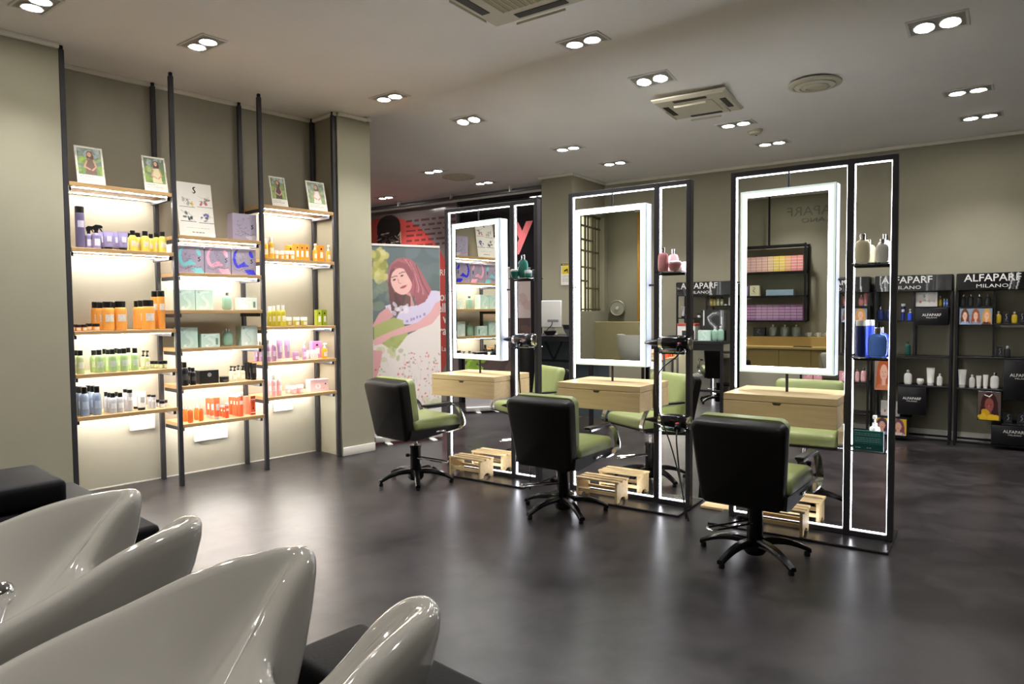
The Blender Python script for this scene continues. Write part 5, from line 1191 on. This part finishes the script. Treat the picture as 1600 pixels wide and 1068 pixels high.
def seat(loc_u, n0, n1, lab, arm=None, dp=.5):
    t = thing('wash_bench', lab, 'wash seat', fW(loc_u, (n0 + n1) / 2), AW, 'black hair-wash seats'); w_ = (n1 - n0) / 2
    b = NB(); add_box(b, (-dp, -w_, .60), (0, w_, .70), .02, 3); obj('back_cushion', b, PAD, t, smooth=50)
    b = NB(); add_box(b, (-dp + .03, -w_ * .92, .04), (-.03, w_ * .92, .599), .01, 2); obj('body', b, BLKP, t, smooth=40)
    if arm:
        b = NB(); add_box(b, (-.55, arm[0], .701), (-.135, arm[1], .80), .025, 3); obj('arm_cushion', b, PAD, t, smooth=50)
    return t
seat(.925, 2.46, 3.405, 'black upholstered wash seat with raised arm cushion, far left', (.05, .47))
seat(.94, .40, 1.33, 'black upholstered wash seat beside the nearest basin, bottom centre', None, .2)

# ================================================================== THE REAR OF THE ROOM (seen in the mirrors)
GR = mat('counter_oak_front', '#a08a52', .5, var=.04, vscale=5); GRT = mat('counter_oak_top', '#b89c60', .45, var=.04, vscale=5)
def fE(n, z=0, d=0): return fL(-5.8 + d, n, z)       # end wall
AE = AL - R(90) + R(180)                               # front (-y) of a thing looks into the room
t = thing('rear_counter', 'long oak counter with flat doors on the rear wall, in right mirror', 'counter', fE(-2.88, 0, .62), AE)
# local x runs along -n
boxobj('carcass', (-1.5, .02, .08), (1.5, .60, .76), GR, t)
for k in range(6): boxobj('door', (-1.5 + k * .5 + .003, 0, .1), (-1.5 + (k + 1) * .5 - .003, .019, .755), GR, t, .002, 1)
boxobj('worktop', (-1.52, -.03, .763), (1.52, .62, .80), GRT, t, .003, 1); boxobj('splash_ledge', (-1.52, .42, .80), (1.52, .62, .955), GRT, t, .003, 1); boxobj('plinth', (-1.48, .05, 0), (1.48, .55, .08), BLKP, t)
t = thing('hanging_shelf', 'black steel shelf hung from the ceiling over the rear counter, in right mirror', 'shelf', fE(-2.1, 0, .32), AE)
X0, X1 = -.62, .60
for x in (X0, X1):
    for y in (0, .28): boxobj('upright', (x - .015, y - .015, 1.22), (x + .015, y + .015, 2.53), BLKM, t)
for z in (2.52, 2.07, 1.66, 1.235): 
    boxobj('shelf', (X0 + .0155, 0, z - .03), (X1 - .0155, .28, z), BLKM, t)
for x in (.0, X1): boxobj('ceiling_pole', (x - .015, .12, 2.5205), (x + .015, .15, 3.36), BLKM, t)
for z, h, cols, nn in ((2.07, .26, ['#d88a84', '#d8a070', '#dcc060', '#d8b890', '#d4a898', '#d0a49c', '#d0a49c', '#d0a49c'], 12), (1.235, .27, ['#a878a8', '#b088b0', '#a070a0'], 12)):
    for k in range(nn):
        w_ = 1.15 / nn; x = -.575 + k * w_ + w_ / 2; c = cols[min(len(cols) - 1, k * len(cols) // nn)]
        ax = Vector((math.cos(AE), math.sin(AE), 0)); p = Pic(8, 26, c)
        for q in range(1, 5): p.rect(0, q / 5 - .012, 1, q / 5 + .012, '#efe6e6', .6)
        base = fE(-2.1, z + .0004, .32) + ax * x + Vector((-math.sin(AE), math.cos(AE), 0)) * .05
        carton('colour_carton', '%s %s hair-colour carton from left on the rear hanging shelf' % (ORD[k], 'mixed pink and yellow' if z > 2 else 'purple'), 'carton', base, AE, w_ * .96, h, .18, mat('carton_c' + c[1:], c, .5, var=.03), p, 'hair-colour cartons on the rear hanging shelf')
def offE(x, y, z): return fE(-2.1, z, .32) + Vector((math.cos(AE), math.sin(AE), 0)) * x + Vector((-math.sin(AE), math.cos(AE), 0)) * y
carton('carton', 'flat pale blue carton pile on rear hanging shelf', 'carton', offE(-.2, .05, 1.6604), AE, .45, .1, .18, mat('carton_paleblue', '#8fa8b8', .5, var=.04))
carton('carton', 'cream carton on the middle of the rear hanging shelf', 'carton', offE(.22, .05, 1.6604), AE, .16, .18, .15, mat('carton_cream', '#d8d2b0', .5, var=.04), s_pic('#d8d2b0', '#6a6656'))
carton('carton', 'mauve carton at the end of the rear hanging shelf', 'carton', offE(.42, .05, 1.6604), AE, .18, .17, .15, mat('carton_mauve', '#9a88b0', .5, var=.04))
t = thing('wall_lettering', 'large raised brand lettering on the rear wall, seen reversed in right mirror', 'lettering', fE(-2.9, 3.0, .003), AE)
LG = mat('letter_grey', '#6f6a58', .5, var=.03)
fit_text('ALFAPARF', 1.1, .15, LG, t, (0, -.01, .02)); fit_text('MILANO', .62, .075, LG, t, (0, -.01, -.10), name='sub_lettering')
PCH = mat('foil_pouch', '#8c9490', .25, .5, var=.1, vscale=20)
for k, n in enumerate((-2.16, -2.357, -2.541)):
    t = thing('foil_pouch', '%s silver spouted foil pouch from left on the rear counter ledge' % ORD[k], 'pouch', fE(n, .9555, .11), AE, 'foil pouches on the rear counter')
    b = NB(); rg = []
    for z, a, c in ((0, .06, .035), (.06, .075, .03), (.13, .07, .015), (.165, .06, .006)): rg.append([Vector((a * math.cos(2 * math.pi * q / 14), c * math.sin(2 * math.pi * q / 14), z)) for q in range(14)])
    add_loft(b, rg); obj('bag', b, PCH, t); b = NB(); add_lathe(b, [(0, .16), (.014, .16), (.014, .19), (.016, .19), (.016, .205), (0, .205)], 12); obj('spout', b, WHITEP, t)
for k, n in enumerate((-2.752, -2.901, -3.03)):
    t = thing('espresso_cup', '%s small white cup from left on the rear counter ledge' % ORD[k], 'cup', fE(n, .9555, .1), AE, 'white cups on the rear counter')
    b = NB(); add_lathe(b, [(0, 0), (.026, 0), (.036, .03), (.04, .07), (.037, .07), (.032, .03), (0, .008)], 18); obj('bowl', b, WHITEP, t)
    b = NB(); add_tube(b, smooth_path([(.036, 0, .055), (.06, 0, .052), (.058, 0, .025), (.033, 0, .02)], 4), .005, 6); obj('handle', b, WHITEP, t)
carton('carton', 'dark carton at the left of the rear counter ledge', 'carton', fE(-1.93, .9555, .14), AE, .2, .15, .08, SMK, s_pic('#2a2a2e', '#8a8a8e'))
b = NB(); add_box(b, (-.14, -.05, 0), (.14, .05, .012), .006, 2); tag(obj('black_tray', b, BLKP, None, fE(-2.74, .8005, .55), AE), 'thin black tray on the rear counter worktop', 'tray')
# barred window in the left wall, further down
t = thing('window_grille', 'steel grille of bars across the window in the left wall, in middle mirror', 'window grille', fL(-5.6, .1, 1.42), AL)
wz, ww = 1.78, 1.3
GRL = mat('grille_bronze', '#5c5648', .5, .3, var=.05)
for x in (.05, .22, .35, .58, .72, .95, 1.08, 1.25): boxobj('bar', (x - .016, -.016, 0), (x + .016, .016, wz), GRL, t)
for z, a, c in ((.03, 0, ww), (.42, .05, .72), (.55, .58, 1.25), (.8, .22, 1.08), (1.1, .05, .95), (1.3, .35, 1.25), (1.55, 0, ww), (1.75, 0, ww)): boxobj('cross_bar', (a, -.0215, z - .014), (c, .0215, z + .014), GRL, t)
b = NB(); add_box(b, (-5.6, .3, 1.42), (-4.3, .31, 3.2)); struct('window_1', b, mat('pale_pane', '#d8d2ac', .3, var=.05, emit=.35, ecol='#f2ecd0'), OL, AL)  # pane given a faint glow standing in for light from outside
t = thing('round_fan', 'round white-rimmed wall fan near the window corner, in middle mirror', 'fan', fE(-.22, 1.47, .05), AE)
M9 = Matrix.Rotation(R(90), 4, 'X')
b = NB(); add_lathe(b, [(.13, 0), (.15, 0), (.155, .03), (.14, .045), (.128, .03)], 28, M=M9); obj('rim', b, mat('fan_rim', '#b8b6aa', .35, .4, var=.02), t)
b = NB(); add_lathe(b, [(0, .005), (.128, .005), (.128, .015), (0, .015)], 24, M=M9); obj('dark_back', b, BLKP, t)
b = NB(); add_lathe(b, [(0, .03), (.03, .03), (.03, .05), (0, .055)], 14, M=M9); obj('hub', b, SATIN, t)
bl = NB(); add_box(bl, (.025, -.028, -.03), (.115, -.02, .03), .004, 1); blm = mesh(bl)
for k in range(5): obj('blade', blm, SATIN, t, rot=(0, R(72 * k), 0))
b = NB(); add_box(b, (-5.2, -1.1, 0), (-5.08, 0, 1.22), .006, 1); struct('wall_half', b, mat('half_wall_paint', '#b0a67e', .7, var=.03), OL, AL)
CUR = mat('ochre_curtain', '#b58a3a', .8, var=.08, vscale=8)
t = thing('curtain', 'ochre hanging curtain near the rear corner, in middle mirror', 'curtain', fL(-5.6, -.66, 0), AL)
b = NB(); lo = []; 
for k in range(40): lo.append(Vector((.0 + .015 * math.sin(k * 1.1), -.01 * k, .05)))
for k in range(39, -1, -1): lo.append(Vector((.012 + .015 * math.sin(k * 1.1), -.01 * k, .05)))
add_loft(b, [lo, [v + Vector((0, 0, 3.2)) for v in lo]]); obj('cloth', b, CUR, t, smooth=60); b = NB(); add_cyl(b, (.006, .05, 3.27), (.006, -.45, 3.27), .012, seg=10); obj('rod', b, SATIN, t)
t = thing('tub_chair', 'white moulded tub chair at the rear, seen in the middle mirror', 'chair', fL(-4.5, -1.08, 0), AL + R(200)); t.scale = (1.25, 1.25, 1.3)
b = NB(); rg = []
for z, r_, cut in ((.40, .18, 0), (.43, .25, 0), (.52, .30, 0), (.64, .33, .1), (.78, .335, .3)):
    rg.append([Vector((r_ * math.cos(2 * math.pi * k / 28), r_ * math.sin(2 * math.pi * k / 28), z - cut * .8 * max(0, math.cos(2 * math.pi * k / 28)) ** 1.5)) for k in range(28)])
outer = rg; inner = [[Vector((v.x * .94, v.y * .94, v.z + .0)) for v in q] for q in rg[::-1]]
add_loft(b, outer + inner[:-1] + [[Vector((v.x * .8, v.y * .8, .455)) for v in rg[0]]]); obj('shell', b, WHITEP, t, smooth=60)
for sx in (-1, 1):
    for sy in (-1, 1): b = NB(); add_cyl(b, (sx * .12, sy * .12, .41), (sx * .23, sy * .23, 0), .014, .01, 10); obj('leg', b, PINE, t)
